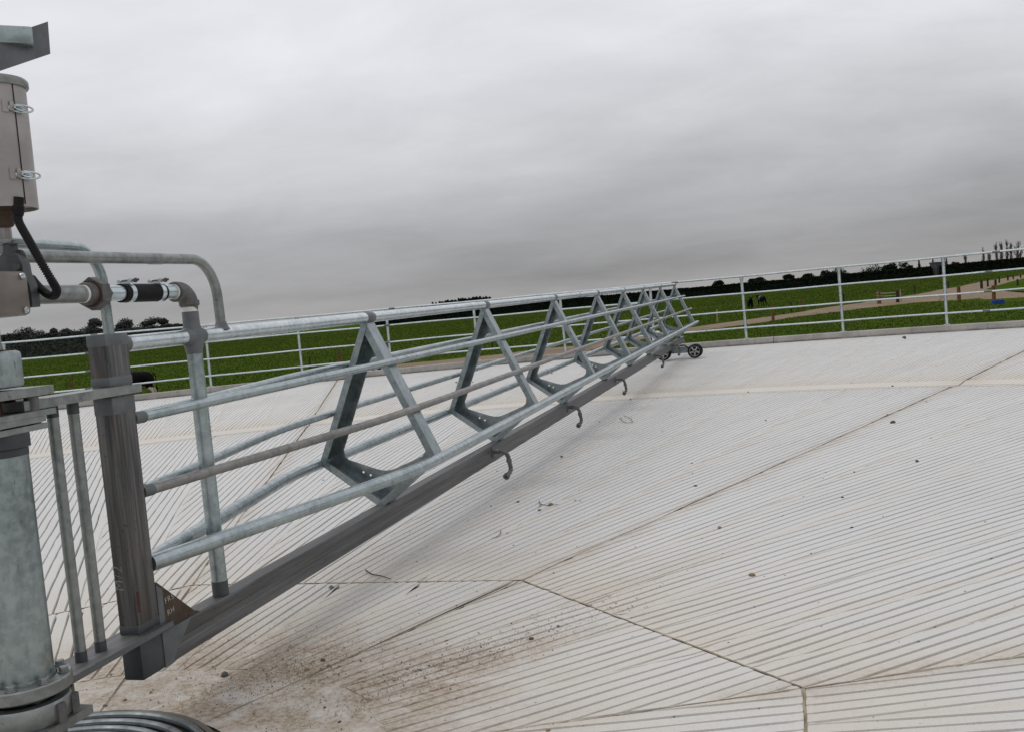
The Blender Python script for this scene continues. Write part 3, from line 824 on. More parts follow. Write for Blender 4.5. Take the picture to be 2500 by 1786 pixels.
# the eight folded kite frames (made at the origin once, then shared)
def frame_mesh():
    outer = [(0, 0), (W_ - .012, -HA + .0), (0, -HA - HB), (-W_ + .012, -HA)]
    def hw(b, p=.066): return max(0, (abs(b) * (W_ - .012) / HA) - p / math.cos(math.atan((W_ - .012) / HA)))
    right = [(0, -.212), (.020, -.216), (.034, -.230), (hw(-.27) + .004, -.275), (hw(-.5), -.5), (hw(-.655), -.655), (hw(-.69) + .006, -.70), (hw(-.69) + .001, -.735), (.215, -.757), (.06, -.814), (.025, -.823)]
    inner = right + [(0, -.825)] + [(-x, y) for x, y in right[:0:-1]]
    holes = []
    for cx, cy in ((-.135, -.828), (-.095, -.846), (.105, -.84)):
        holes.append([(cx + .0075 * math.cos(t), cy + .0075 * math.sin(t)) for t in np.linspace(0, 2 * math.pi, 6, endpoint=False)])
    bm = bmesh.new(); loops = []
    for loop in [outer, inner] + holes:
        vs = [bm.verts.new((x, 0, y)) for x, y in loop]
        es = [bm.edges.new((vs[i], vs[(i + 1) % len(vs)])) for i in range(len(vs))]
        loops.append((vs, es))
    bmesh.ops.triangle_fill(bm, edges=[e for l in loops for e in l[1]], use_beauty=True)
    bm.verts.index_update()
    Vp = [tuple(v.co) for v in bm.verts]; Fp = [tuple(v.index for v in f.verts) for f in bm.faces]
    n = len(Vp); th = .006
    m_ = MB()
    sides = []
    for vs, es in loops:
        ids = [v.index for v in vs]; sides += [(ids[i], ids[(i + 1) % len(ids)], ids[(i + 1) % len(ids)] + n, ids[i] + n) for i in range(len(ids))]
    m_.add(Vp + [(x, y + th, z) for x, y, z in Vp], Fp + [tuple(i + n for i in f)[::-1] for f in Fp] + sides)
    bm.free()
    DEP = .10
    pts = [np.array([x, 0, y]) for x, y in outer]
    cen = np.array([0, 0, -.6])
    for i in range(4):
        a, b = pts[i], pts[(i + 1) % 4]
        if i in (0, 3):                      # legs stop under the top chord
            apex = pts[0]; other = b if i == 0 else a
            apex = apex + (other - apex) * .012
            a, b = (apex, b) if i == 0 else (a, apex)
        d = unit(b - a); nin = np.cross(d, [0, 1., 0]); nin = unit(nin) * (1 if nin @ (cen - (a + b) / 2) > 0 else -1)
        mid = (a + b) / 2; L2 = np.linalg.norm(b - a) / 2
        m_.box(mid + nin * .003 + np.array([0, -DEP / 2 - .0005 - .0006 * i, 0]), d, (0, 1, 0), nin, L2, DEP / 2 - .0004 * i, .003)
        m_.box(mid + nin * .0175 + np.array([0, -DEP - .0035 - .0011 * i, 0]), d, (0, 1, 0), nin, L2 - .004, .0028, .0172)
    return m_
fm = frame_mesh()
f0 = mesh_obj('frame', fm.v, fm.f, 'galvanised_sheet', None, (0, 0, 0))
f0.parent = gate
rotm = Matrix((SD, DH, UP)).transposed().to_4x4()
for i, t in enumerate(TF):
    o = f0 if i == 0 else copy_obj(f0, gate)
    q = gp(t + .035)
    o.matrix_local = Matrix.Translation((q[0] - PIV[0], q[1] - PIV[1], q[2])) @ rotm
    zf_ = P0[2] + D3[2] * t - BT; zb_ = btop(t)
    mb = MB(); mb.box(gz(t + .02, 0, (zf_ + zb_) / 2 + .004), SD, DH, UP, .03, .045, abs(zf_ - zb_) / 2 + .011, .006); mb.build('weld_patch', 'primer_grey', gate)

# riser pipe through the top chord, elbow, hoops
TR = .385
bot = gz(TR, 0, btop(TR) + .001)
riser = pipe('riser_pipe', [bot, gz(TR, 0, 1.36)], .029, 'galvanised', 20)
m_ = MB(); m_.cyl(bot, bot + UP * .055, .0305, 20); m_.build('paint_patch', 'primer_dark', riser)
m_ = MB(); m_.lathe(gz(TR, 0, 1.205), UP, [(.0295, 0), (.033, .02), (.039, .045), (.041, .065), (.038, .085), (.0315, .105), (.0305, .13), (.0305, .158)], 20); m_.build('paint_patch', 'primer_grey', riser)
for sgn in (-1, 1):
    m_ = MB(); m_.lathe(gp(TR + sgn * .02), D3 * sgn, [(.034, 0), (.034, .02), (.0285, .04)], 18); m_.build('weld_patch', 'primer_grey', riser)
m_ = MB(); m_.cyl(gz(TR, 0, 1.362), gz(TR, 0, 1.394), .0296, 20); m_.build('thread_tape', 'thread_tape', riser)
ZL = 1.436
elb = arc(gz(TR - .085, 0, ZL + .002), gz(TR, 0, ZL + .012), gz(TR, 0, 1.392), .06, 9)
m_ = MB(); m_.tube(elb, .0345, 20); m_.lathe(gz(TR, 0, 1.384), UP, [(.034, 0), (.0375, .004), (.0375, .018), (.034, .022)], 22)
m_.lathe(gz(TR - .088, 0, ZL + .002), DH, [(.034, 0), (.0375, .003), (.0375, .016), (.034, .02)], 22)
m_.build('elbow', 'cast_grey', gate)

# upper and lower hinge arms
ZA = 1.116
m_ = MB()
def plate(m_, t0, t1, w0, w1, z0, z1):
    q = lambda t, s: (P0[0] + DH[0] * t + SD[0] * s, P0[1] + DH[1] * t + SD[1] * s)
    V = []
    for z in (z0, z1):
        for t, s in ((t0, -w0), (t0, w0), (t1, w1), (t1, -w1)): V.append((*q(t, s), z))
    m_.add(V, [(3, 2, 1, 0), (4, 5, 6, 7), (0, 1, 5, 4), (1, 2, 6, 5), (2, 3, 7, 6), (3, 0, 4, 7)])
m_ = MB(); plate(m_, -.56, -.012, .06, .047, ZA - .013, ZA + .015); m_.build('hinge_arm', 'galvanised_dull', gate)
m_ = MB(); plate(m_, -.66, -.0, .075, .06, .2935, .313); m_.build('hinge_arm', 'raw_steel_beam', gate)
for tt_ in (-.385, -.295):
    b = pipe('spacer_bar', [gz(tt_, 0, .314), gz(tt_, 0, ZA - .013)], .0168, 'galvanised_dull', 16)
    m_ = MB(); m_.cyl(gz(tt_, 0, .314), gz(tt_, 0, .345), .018, 16); m_.build('paint_patch', 'primer_dark', b)
    m_ = MB(); m_.cyl(gz(tt_, 0, ZA - .05), gz(tt_, 0, ZA - .0131), .018, 16); m_.build('paint_patch', 'primer_dark', b)
# lower ring collar
TP = -.62
pc = lambda z: np.array([PIV[0], PIV[1], z])
m_ = MB(); m_.lathe(pc(.3135), UP, [(.089, 0), (.124, 0), (.128, .004), (.128, .034), (.125, .038), (.089, .038)], 40, True); m_.build('hinge_ring', 'galvanised_dull', gate)
for ang in (12, 52, 95, 140, -35, -80, 200, 250):
    c, s = math.cos(R_(ang)), math.sin(R_(ang))
    m_ = MB(); m_.lathe((PIV[0] + .108 * c, PIV[1] + .108 * s, .352), UP, [(.017, 0), (.017, .004), (.013, .0042), (.013, .014), (.011, .016)], 6); m_.build('bolt', 'galvanised_dull', gate)

# hoop 1: from behind the valve over to the top chord; hoop 2: beside the post
h1 = arc(gz(-.462, .02, 1.548), gz(.575, .0, 1.562), gz(.585, 0, 1.285), .15, 10)
hoop = pipe('hoop', h1, .0195, 'galvanised_dull', 16)
m_ = MB(); m_.cyl(gz(.17, 0, 1.5563), gz(.245, 0, 1.5575), .0203, 16); m_.build('paint_patch', 'galvanised_brown', hoop)
m_ = MB(); m_.lathe(gz(.585, 0, 1.287), UP, [(.034, 0), (.026, .012), (.0205, .03)], 16); m_.build('weld_patch', 'primer_grey', hoop)
h2 = arc(gz(-.47, -.15, 1.613), gz(.09, -.14, 1.605), gz(.10, -.14, .93), .13, 10)
hoop2 = pipe('hoop', h2, .0185, 'galvanised', 16)
m_ = MB()
for z_ in (.98, 1.2): m_.beam(gz(.1, -.14, z_), gz(TPO + .04, -.02, z_), .04, .008)
m_.build('standpipe_tie', 'galvanised_dull', gate)
m_ = MB(); m_.beam(gz(-.44, .01, 1.548), gz(-.44, -.15, 1.613), .012, .03); m_.build('hoop_tie', 'galvanised_dull', gate)

# spray nozzles
def nozzle(t):
    root = bp(t, .041, -.045)
    m_ = MB(); m_.box(bp(t, .0385, -.05), SD, D4, UB, .004, .032, .04, .003)
    base = m_.build('nozzle', 'cast_grey', gate)
    m_ = MB(); a = root; b_ = root + SD * .10 + UP * .004; c_ = b_ + SD * .018 - UP * .145; e_ = c_ - SD * .012 - DH * .07 - UP * .022
    m_.tube(arc(a, b_, c_, .06, 7)[:-1] + arc(b_ - UP * .075 + SD * .012, c_, e_, .035, 7)[1:], .0155, 12); m_.build('spout', 'cast_grey', base)
    for (p, dd) in ((b_ + SD * .008 - UP * .062, -UP), (a + SD * .025, SD)):
        m_ = MB(); m_.lathe(p, dd, [(.0155, 0), (.0195, .002), (.0195, .022), (.0155, .024)], 12); m_.build('collar', 'cast_grey', base)
    m_ = MB(); d_ = unit(e_ - c_); m_.lathe(e_ - d_ * .006, d_, [(.017, 0), (.0225, .003), (.0225, .03), (.008, .0302), (.008, .015)], 14); m_.build('tip', 'cast_grey', base)
for t in (3.84, 6.3, 8.95, 12.55, 14.9): nozzle(t)

# wheeled drive at the far end
def wheel(c, flip=1):
    ax = -DH * flip
    m_ = MB(); R0 = .125
    m_.lathe(c - ax * .028, ax, [(.094, 0), (.112, .001), (R0 - .002, .010), (R0, .02), (R0, .036), (R0 - .002, .046), (.112, .055), (.094, .056)], 36, True)
    w = m_.build('wheel', 'black_rubber', gate)
    m_ = MB(); m_.lathe(c - ax * .02, ax, [(.082, .0), (.0955, 0), (.0955, .045), (.09, .047), (.086, .044), (.082, .02)], 36, True)
    m_.lathe(c + ax * .006, ax, [(.0, 0), (.034, 0), (.034, .014), (.024, .018), (0, .018)][1:4], 18)
    x = unit(np.cross(ax, UP)); y = np.cross(ax, x)
    for k in range(5):
        a = 2 * math.pi * k / 5 + .3; dd = x * math.cos(a) + y * math.sin(a); sd2 = np.cross(ax, dd)
        m_.box(c + dd * .057 + ax * .010, dd, sd2, ax, .03, .013, .006, .002)
    m_.build('rim', 'rim_silver', w)
    m_ = MB(); m_.lathe(c - ax * .006, ax, [(.02, 0), (.082, 0), (.082, .003), (.02, .003)], 24, True); m_.build('spoke_gap_shade', 'black_plastic', w)  # black disc paints the shade seen in the gaps between the spokes
    m_ = MB()
    for k in range(5):
        a = 2 * math.pi * k / 5 + .3 + .63; dd = x * math.cos(a) + y * math.sin(a)
        m_.lathe(c + dd * .02 + ax * .024, ax, [(.0055, 0), (.0055, .004)], 8)
    m_.build('wheel_nut', 'black_plastic', w)
WZ = .072 + .125
for tw, sw in ((15.1, .395), (15.24, .405), (15.05, -.16), (15.19, -.155)): wheel(gz(tw, sw, WZ))
m_ = MB(); m_.beam(gz(15.42, -.2, WZ + .02), gz(15.42, .43, WZ + .02), .10, .11); m_.build('drive_arm', 'galvanised_sheet', gate)
m_ = MB()
for tw, sw in ((15.0, .40), (15.0, -.157)): m_.cyl(gz(tw, sw, WZ), gz(15.45, sw, WZ), .016, 12)
m_.build('axle', 'cast_grey', gate)
m_ = MB(); mc = gz(15.25, -.28, .50)
m_.lathe(mc - UP * .12, UP, [(.075, 0), (.085, .01), (.085, .12), (.075, .125), (.075, .14), (.082, .145), (.082, .165), (.07, .17), (.07, .18), (.078, .185), (.078, .2), (.06, .21), (.045, .225)], 28); motor = m_.build('motor', 'motor_paint', gate)
m_ = MB(); m_.beam(mc + UP * .05 - SD * .06, mc + UP * .07 - SD * .17, .02, .022); m_.build('handle', 'black_plastic', motor)
m_ = MB(); m_.box(gz(15.5, .0, .52), SD, DH, UP, .13, .09, .055, .008); m_.box(gz(15.4, -.2, .31), SD, DH, UP, .06, .06, .09, .005); m_.build('control_box', 'galvanised_sheet', gate)
m_ = MB(); m_.tube(arc(gz(15.3, .13, .30), gz(15.2, .2, .32), gz(15.35, .26, .25), .03), .012, 8); m_.build('cable', 'black_plastic', gate)

# ------------------------------------------------------------------ pivot column (fixed)
col = thing('pivot_column', 'thick weathered galvanised steel column carrying the gate hinge plates', 'column', (PIV[0], PIV[1], 0))
RCOL = .083
m_ = MB(); m_.lathe(pc(0), UP, [(RCOL, .30), (RCOL, 1.04)], 48); shaft = m_.build('shaft', 'galvanised_column', col)
m_ = MB(); m_.lathe(pc(0), UP, [(RCOL + .0012, .985), (RCOL + .0012, 1.005), (RCOL + .008, 1.008), (RCOL + .008, 1.0455)], 48); m_.build('paint_patch', 'primer_dark', shaft)
m_ = MB(); m_.lathe(pc(.33), UP, [(RCOL + .004, 0), (RCOL + .003, .02), (RCOL + .0005, .03)], 48); m_.build('weld_bead', 'galvanised_dull', shaft)
m_ = MB(); m_.lathe(pc(0), UP, [(.088, .23), (.114, .23), (.120, .24), (.120, .285), (.116, .2925), (.088, .2925)], 40, True); m_.build('bearing_ring', 'galvanised_dull', col)
m_ = MB(); plate(m_, TP - .12, TP + .115, .125, .125, .205, .2295); m_.build('base_flange', 'galvanised_dull', col)
for ang in (15, 50, 90, -20):
    c, s = math.cos(R_(ang)), math.sin(R_(ang)); m_ = MB(); m_.lathe((PIV[0] + .125 * c, PIV[1] + .125 * s, .23), UP, [(.014, 0), (.014, .055)], 6); m_.build('bolt', 'cast_grey', col)
# stub below with a dark sheet painting the shade of an arched opening
m_ = MB(); m_.lathe(pc(-.3), UP, [(.098, 0), (.098, .504)], 48); stub = m_.build('stub', 'galvanised_column', col)
to_cam = unit(np.array([-PIV[0], -PIV[1], 0])); sdx = np.array([-to_cam[1], to_cam[0], 0])
def on_stub(a, z, r): # angle a from camera-facing direction
    return np.array([PIV[0], PIV[1], z]) + r * (math.cos(a) * to_cam + math.sin(a) * sdx)
V = []; nA = 17
for i in range(nA):
    a = -.25 + .95 * i / (nA - 1); hh = .135 * math.sqrt(max(0, 1 - ((i / (nA - 1)) * 2 - 1) ** 2)) + .0
    V += [on_stub(a, -.02, .0995), on_stub(a, .0 + hh, .0995)]
m_ = MB(); m_.add(V, [(2 * i, 2 * i + 2, 2 * i + 3, 2 * i + 1) for i in range(nA - 1)]); m_.build('opening_shade', 'pit_dark', stub)
cpos = on_stub(.26, .035, .1); ndir = unit(cpos - np.array([PIV[0], PIV[1], .035]))
m_ = MB(); m_.lathe(cpos, ndir, [(.034, 0), (.034, .012), (.028, .014), (.02, .012), (.008, .016)], 24); m_.build('plug', 'galvanised_bright', stub)
m_ = MB()
aa = np.linspace(.98, 1.22, 5); m_.add([on_stub(a, z, .0994) for z in (.0, .06, .13) for a in aa - (.0)], [(r * 5 + i, r * 5 + i + 1, (r + 1) * 5 + i + 1, (r + 1) * 5 + i) for r in range(2) for i in range(4)]); m_.build('paint_splash', 'blue_paint', stub)
# bearing plates at the top of the shaft
for nm, z0, z1, tl, w in (('bearing_plate', 1.143, 1.168, .17, .09), ('bearing_plate', 1.084, 1.1005, .17, .09), ('bearing_plate', 1.067, 1.0835, .125, .09), ('bearing_plate', 1.046, 1.0625, .13, .09)):
    m_ = MB(); plate(m_, TP - tl * .7, TP + tl, w, w * .8, z0, z1); m_.build(nm, 'galvanised_dull', col)
for t_, s_ in ((TP + .1, .05), (TP + .0, -.06), (TP - .06, .06), (TP + .11, -.04)):
    m_ = MB(); m_.lathe(gz(t_, s_, 1.05), UP, [(.02, 0), (.02, .105)], 12); m_.build('spacer', 'cast_grey', col)
m_ = MB(); m_.lathe(pc(0), UP, [(.03, 1.0), (.03, 1.16)], 24); m_.build('pin', 'rust_red', col)
m_ = MB(); m_.box(pc(1.225), SD, DH, UP, .07, .068, .052, .012); cap = m_.build('bearing_housing', 'galvanised_column', col)
m_ = MB(); m_.box(pc(1.2765 + .001), SD, DH, UP, .05, .05, .003); m_.build('rust_stain', 'rust_red', cap)
m_ = MB(); m_.lathe(pc(0), UP, [(.047, 1.281), (.047, 1.372), (.064, 1.373), (.064, 1.392)], 28); m_.build('neck', 'galvanised_dull', col)

# ------------------------------------------------------------------ water valve with actuator
wv = thing('water_valve', 'wash water valve with grey actuator canister and horizontal pipe above the pivot', 'valve', (PIV[0], PIV[1], 1.39))
m_ = MB(); bc = pc(1.435); m_.box(bc + DH * .02, SD, DH, UP, .085, .088, .063, .014); box = m_.build('joint_box', 'stainless_brown', wv)
ff = bc + DH * .02 + SD * .0855
for a_t, a_z in ((.06, .048), (.06, -.048), (-.06, .048), (-.06, -.048)):
    m_ = MB(); m_.lathe(ff + DH * a_t + UP * a_z, SD, [(.009, 0), (.009, .005), (.0065, .007), (.004, .004)], 10); m_.build('bolt', 'zinc', box)
lp = lambda t, dz=0., s=0.: gz(t, s, ZL + dz)
m_ = MB(); m_.cyl(lp(-.53), lp(-.47), .036, 28); m_.build('spigot', 'stainless_brown', wv)
m_ = MB(); m_.cyl(lp(-.47), lp(-.195), .029, 28); m_.build('inlet_pipe', 'galvanised_dull', wv)
m_ = MB(); m_.cyl(lp(-.197), lp(-.186), .0293, 28); m_.build('thread_tape', 'thread_tape', wv)
m_ = MB(); m_.lathe(lp(-.186), DH, [(.033, 0), (.037, .004), (.037, .03)], 28); m_.cyl(lp(-.115), lp(-.085), .034, 6)
m_.lathe(lp(-.155), DH, [(.054, 0), (.054, .04), (.036, .058)], 6); un = m_.build('union_nut', 'cast_grey', wv)
m_ = MB(); m_.lathe(lp(-.1565), DH, [(.0375, 0), (.043, .0012)], 28); m_.build('rust_ring', 'rust_red', un)
# butterfly valve body
vb = lp(-.49); thk = .032
prof = [(-.065, -.04), (.066, -.04), (.068, .0), (.064, .025), (.05, .06), (.048, .085), (.036, .112), (.014, .124), (.011, .15), (-.011, .15), (-.014, .124), (-.036, .112), (-.052, .085), (-.056, .04)]
m_ = MB(); m_.prism(prof, vb, SD, UP, DH, thk); vbo = m_.build('valve_body', 'valve_paint', wv, 40)
for s_, z_ in ((-.045, .07), (.033, .078)):
    m_ = MB(); m_.lathe(vb + SD * s_ + UP * z_ - DH * .012, DH, [(.011, 0), (.011, .01), (.007, .0105), (.007, .05)], 8); m_.build('bolt', 'cast_grey', vbo)
m_ = MB(); vt = vb + DH * thk / 2 + UP * .15
m_.cyl(vt - UP * .01, vt + UP * .055, .0085, 12); m_.build('stem', 'stainless', wv)
m_ = MB(); m_.box(vt + UP * .006 - SD * .012, SD, DH, UP, .036, .024, .007, .003); m_.box(vt + UP * .002 + SD * .02, SD, DH, UP, .028, .016, .005); m_.build('mount_plate', 'galvanised_dull', wv)
m_ = MB()
for s_ in (-.032, ): m_.box(vt + SD * s_ + UP * .045 + DH * .0, SD, DH, UP, .006, .022, .045)
m_.build('mount_strap', 'stainless', wv)
# canister
cb = at(8, 508, 2.86); ctop = at(-26, 205, 2.86); cax = unit(ctop - cb); CL = np.linalg.norm(ctop - cb); RCN = .092
m_ = MB(); m_.lathe(cb, cax, [(.078, .004), (RCN - .006, .004), (RCN - .005, -.006), (RCN, -.006), (RCN, CL - .012)], 56); can = m_.build('canister', 'stainless', wv)
m_ = MB(); m_.lathe(cb + cax * (CL - .016), cax, [(RCN + .006, 0), (RCN + .0085, .004), (RCN + .0085, .018), (RCN + .004, .024), (.02, .03)], 56); m_.build('lid', 'galvanised_dull', can)
m_ = MB(); m_.lathe(cb, cax, [(.018, -.055), (.024, -.05), (.024, -.02), (.034, -.016), (.034, .003)], 24); m_.build('drive_hub', 'rust_plate', can)
# lengthwise lid seam and toggle latches, facing the yard
def can_dir(u, v):
    """direction round the canister axis of the surface point seen at (u,v)"""
    best = None
    tcam = unit(np.array([0, 0, CAMH]) - cb); tcam = unit(tcam - cax * (tcam @ cax)); sx = np.cross(cax, tcam)
    return tcam, sx
tcam, sx = can_dir(0, 0)
def can_pt(a, h, r=RCN): return cb + cax * h + r * (math.cos(a) * tcam + math.sin(a) * sx)
SA = .66
m_ = MB(); m_.beam(can_pt(SA, .0, RCN + .0002), can_pt(SA, CL - .016, RCN + .0002), .0035, .002, np.cross(cax, can_pt(SA, 0) - cb)); m_.build('seam', 'black_plastic', can)
for hgt in (CL * .24, CL * .77):
    c0 = can_pt(SA, hgt, RCN + .006); tx = unit(np.cross(cax, can_pt(SA, 0) - cb)); nz = unit(can_pt(SA, 0) - cb)
    m_ = MB()
    m_.box(can_pt(SA - .30, hgt, RCN + .0015), unit(np.cross(cax, can_pt(SA - .3, 0) - cb)), cax, unit(can_pt(SA - .3, 0) - cb), .008, .016, .0015)
    m_.box(can_pt(SA - .14, hgt, RCN + .005), unit(np.cross(cax, can_pt(SA - .14, 0) - cb)), cax, unit(can_pt(SA - .14, 0) - cb), .006, .013, .005, .002)
    lt = m_.build('latch', 'stainless', can)
    m_ = MB()
    c1 = can_pt(SA + .12, hgt - .004, RCN + .010); t2 = unit(np.cross(cax, can_pt(SA + .12, 0) - cb)); n2 = unit(can_pt(SA + .12, 0) - cb)
    loop = [c1 + t2 * .032 * math.cos(a) + cax * .010 * math.sin(a) + n2 * .012 * math.cos(a) for a in np.linspace(0, 2 * math.pi, 18)]
    m_.tube(loop, .0028, 8, False)
    loop = [c1 - t2 * .008 + t2 * .018 * math.cos(a) + cax * .006 * math.sin(a) + n2 * .004 for a in np.linspace(0, 2 * math.pi, 14)]
    m_.tube(loop, .0022, 8, False)
    m_.box(can_pt(SA + .16, hgt - .002, RCN + .003), t2, cax, n2, .012, .012, .003, .001)
    m_.build('latch_wire', 'zinc', lt)
# corrugated conduit with gland
g0_ = at(46, 497, 2.80); g1_ = at(44, 530, 2.80)
m_ = MB(); m_.lathe(g1_, unit(g0_ - g1_), [(.008, 0), (.014, .004), (.0155, .012), (.0155, .03), (.0135, .032), (.0135, .055)], 14); m_.build('gland', 'black_plastic', can)
path = [at(*p) for p in ((44, 528, 2.80), (47, 545, 2.79), (72, 590, 2.77), (100, 640, 2.76), (124, 681, 2.77), (138, 707, 2.80), (134, 721, 2.84), (120, 721, 2.88), (102, 708, 2.92), (88, 693, 2.96), (78, 680, 2.99))]
def spline(P, n):
    P = np.asarray(P); o_ = []
    for i in range(len(P) - 1):
        p0, p1, p2, p3 = P[max(i - 1, 0)], P[i], P[i + 1], P[min(i + 2, len(P) - 1)]
        for k in range(n):
            t = k / n; o_.append(.5 * (2 * p1 + (p2 - p0) * t + (2 * p0 - 5 * p1 + 4 * p2 - p3) * t * t + (3 * p1 - p0 - 3 * p2 + p3) * t ** 3))
    o_.append(P[-1]); return o_
sp = np.array(spline(path, 30)); cum = np.concatenate([[0], np.cumsum(np.linalg.norm(np.diff(sp, axis=0), axis=1))])
nn = int(cum[-1] / .00175); tt = np.linspace(0, cum[-1], nn); cp = np.stack([np.interp(tt, cum, sp[:, i]) for i in range(3)], 1)
rc = np.array([.0098 if (i // 2) % 2 else .0122 for i in range(nn)])
m_ = MB(); m_.tube(cp, rc, 14); m_.build('conduit', 'black_plastic', wv, 60)

# ------------------------------------------------------------------ rubber hose joining valve to riser
hs = thing('rubber_hose', 'short black rubber hose clamped between the valve pipe and the elbow', 'hose', tuple(lp(0.1)))
zj = lambda t: lp(t, .002 * (t + .1) / .4)
m_ = MB(); m_.cyl(zj(-.09), zj(.02), .0265, 24); m_.build('nipple', 'zinc', hs)
m_ = MB(); m_.cyl(zj(.2), zj(.302), .0268, 24); m_.build('nipple', 'zinc', hs)
m_ = MB(); m_.lathe(zj(-.006), DH, [(.027, 0), (.0318, .001), (.0318, .23), (.027, .231)], 28); m_.build('hose_body', 'black_rubber', hs)
m_ = MB(); m_.cyl(zj(.288), zj(.2985), .0275, 24); m_.build('thread_tape', 'thread_tape', hs)
for tcl in (.02, .188):
    m_ = MB(); m_.lathe(zj(tcl), DH, [(.0318, 0), (.0336, 0), (.0336, .022), (.0318, .022)], 28, True)
    q = zj(tcl + .012) + UP * .0405
    for s_ in (-.02, .022): m_.cyl(q + SD * s_ - DH * .013, q + SD * s_ + DH * .013, .0065, 10)
    m_.box(q - UP * .004, SD, DH, UP, .026, .011, .0018)
    cl = m_.build('clamp', 'zinc', hs)
    m_ = MB(); m_.cyl(q - SD * .034 + UP * .001, q + SD * .05 + UP * .001, .0042, 10); m_.lathe(q + SD * .034, SD, [(.008, 0), (.008, .007)], 6); m_.build('bolt', 'cast_grey', cl)

# ------------------------------------------------------------------ overhead bracket, carried by a mast beside the pivot
bp_ = at(104, 110, 2.9)
br = thing('overhead_bracket', 'grey steel channel bracket ending in a rectangular plate above the canister', 'bracket', (-2.25, 2.95, 0))
pn = unit(np.array([.80, .30, .0])); px = unit(np.cross(UP, pn)); 
pl_c = at(52, 112, 2.95)
e1 = at(116, 92, 2.95)
pa, pb_ = at(117, 53, 2.95), at(123, 132, 2.95)
pc_, pd_ = at(-40, 106, 2.80), at(-30, 184, 2.80)
m_ = MB(); nrm = unit(np.cross(pa - pc_, pb_ - pa)); q4 = [pc_, pa, pb_, pd_]
m_.add(q4 + [p + nrm * .008 for p in q4], [(3, 2, 1, 0), (4, 5, 6, 7), (0, 1, 5, 4), (1, 2, 6, 5), (2, 3, 7, 6), (3, 0, 4, 7)])
m_.build('end_plate', 'primer_grey', br)
if nrm @ (np.array([0, 0, CAMH]) - pa) < 0: nrm = -nrm
c_end = at(62, 96, 2.90); c_dir = unit(np.array([-.92, -.42, .02]))
m_ = MB(); m_.beam(c_end - c_dir * .02, c_end + c_dir * .80, .09, .05, UP, .006); m_.build('arm', 'galvanised_column', br)
mx = c_end + c_dir * .76
m_ = MB(); m_.box((mx[0], mx[1], (mx[2] + .05) / 2), SD, DH, UP, .05, .05, (mx[2] + .05) / 2, .006); m_.build('mast', 'galvanised', br)

# ------------------------------------------------------------------ drain grate round the column foot
gc = np.array([-1.53, 2.83]); 
gr = thing('drain_grate', 'round grate of concentric grey steel hoops around the column foot', 'grate', (gc[0], gc[1], 0))
def hoopring(r, z, rad, name, mat):
    th = np.linspace(0, 2 * math.pi, 73)
    m_ = MB(); m_.tube([(gc[0] + r * math.cos(t), gc[1] + r * math.sin(t), z) for t in th], rad, 10, False); return m_.build(name, mat, gr)
for r_, z_ in ((.515, .006), (.468, .002), (.425, -.003), (.38, -.005), (.335, -.007), (.29, -.008)): hoopring(r_, z_, .0135, 'hoop_bar', 'galvanised_hoop')
m_ = MB(); m_.lathe((gc[0], gc[1], 0), UP, [(.538, -.03), (.553, -.03), (.553, .010), (.538, .004)], 72, True); m_.build('rim', 'kerb_concrete', gr)
for k_ in range(8):
    a = R_(20 + 45 * k_); m_ = MB()
    m_.beam((gc[0] + .2 * math.cos(a), gc[1] + .2 * math.sin(a), -.022), (gc[0] + .54 * math.cos(a), gc[1] + .54 * math.sin(a), -.018), .022, .012); m_.build('spoke', 'galvanised_dull', gr)
m_ = MB(); m_.lathe((gc[0], gc[1], -.12), UP, [(.02, .0), (.56, .0), (.56, .1)], 48); pit = m_.build('pit', 'pit_dark', gr)
m_ = MB(); m_.add([(gc[0] + r * math.cos(t), gc[1] + r * math.sin(t), z) for r, z in ((.552, -.001), (.60, .0)) for t in np.linspace(0, 2 * math.pi, 73)], [(i, i + 1, 73 + i + 1, 73 + i) for i in range(72)]);

# ------------------------------------------------------------------ stones, twigs, grit on the slab
def stone_mesh(seed, mat):
    bm = bmesh.new(); bmesh.ops.create_icosphere(bm, subdivisions=2, radius=1); r_ = random.Random(seed)
    dirs = [Vector((r_.gauss(0, 1), r_.gauss(0, 1), r_.gauss(0, 1))).normalized() for _ in range(7)]
    cuts = [r_.uniform(.62, .9) for _ in dirs]
    for v in bm.verts:
        p = v.co.copy()
        for d, c in zip(dirs, cuts):
            k_ = p.dot(d) - c
            if k_ > 0: p -= d * k_ * .85
        v.co = Vector((p.x * 1.15, p.y * .9, p.z * .72 + .45))
    me = bpy.data.meshes.new('stone'); bm.to_mesh(me); bm.free()
    me.polygons.foreach_set('use_smooth', [True] * len(me.polygons)); me.set_sharp_from_angle(angle=R_(38)); me.materials.append(MATS[mat]); return me
SM = {m: [stone_mesh(i * 7 + len(m), m) for i in range(4)] for m in ('stone_grey', 'stone_brown', 'stone_dark')}
def stone(u, v, px, mat, label, group=None, name='stone'):
    q = gnd(u, v, 0); r = np.hypot(q[0] - PIV[0], q[1] - PIV[1]); q = gnd(u, v, float(floor_z(r)))
    o = bpy.data.objects.new(name, random.choice(SM[mat])); COL.objects.link(o)
    o.location = (q[0], q[1], q[2] - .002); s_ = 1.1 * px * q[1] / F / 2; o.scale = (s_, s_, s_); o.rotation_euler = (0, 0, random.uniform(0, 6.28))
    tag(o, label, 'stone', group)
stone(1836, 1405, 15, 'stone_brown', 'brown rounded stone lying alone on the clean grooved concrete')
stone(1757, 1288, 10, 'stone_grey', 'pale grey pebble above and left of the lone brown stone')
stone(1297, 1560, 13, 'stone_dark', 'dark angular stone below the bent joint line in the slab')
stone(1363, 1528, 9, 'stone_grey', 'small grey pebble up and right of a dark angular stone')
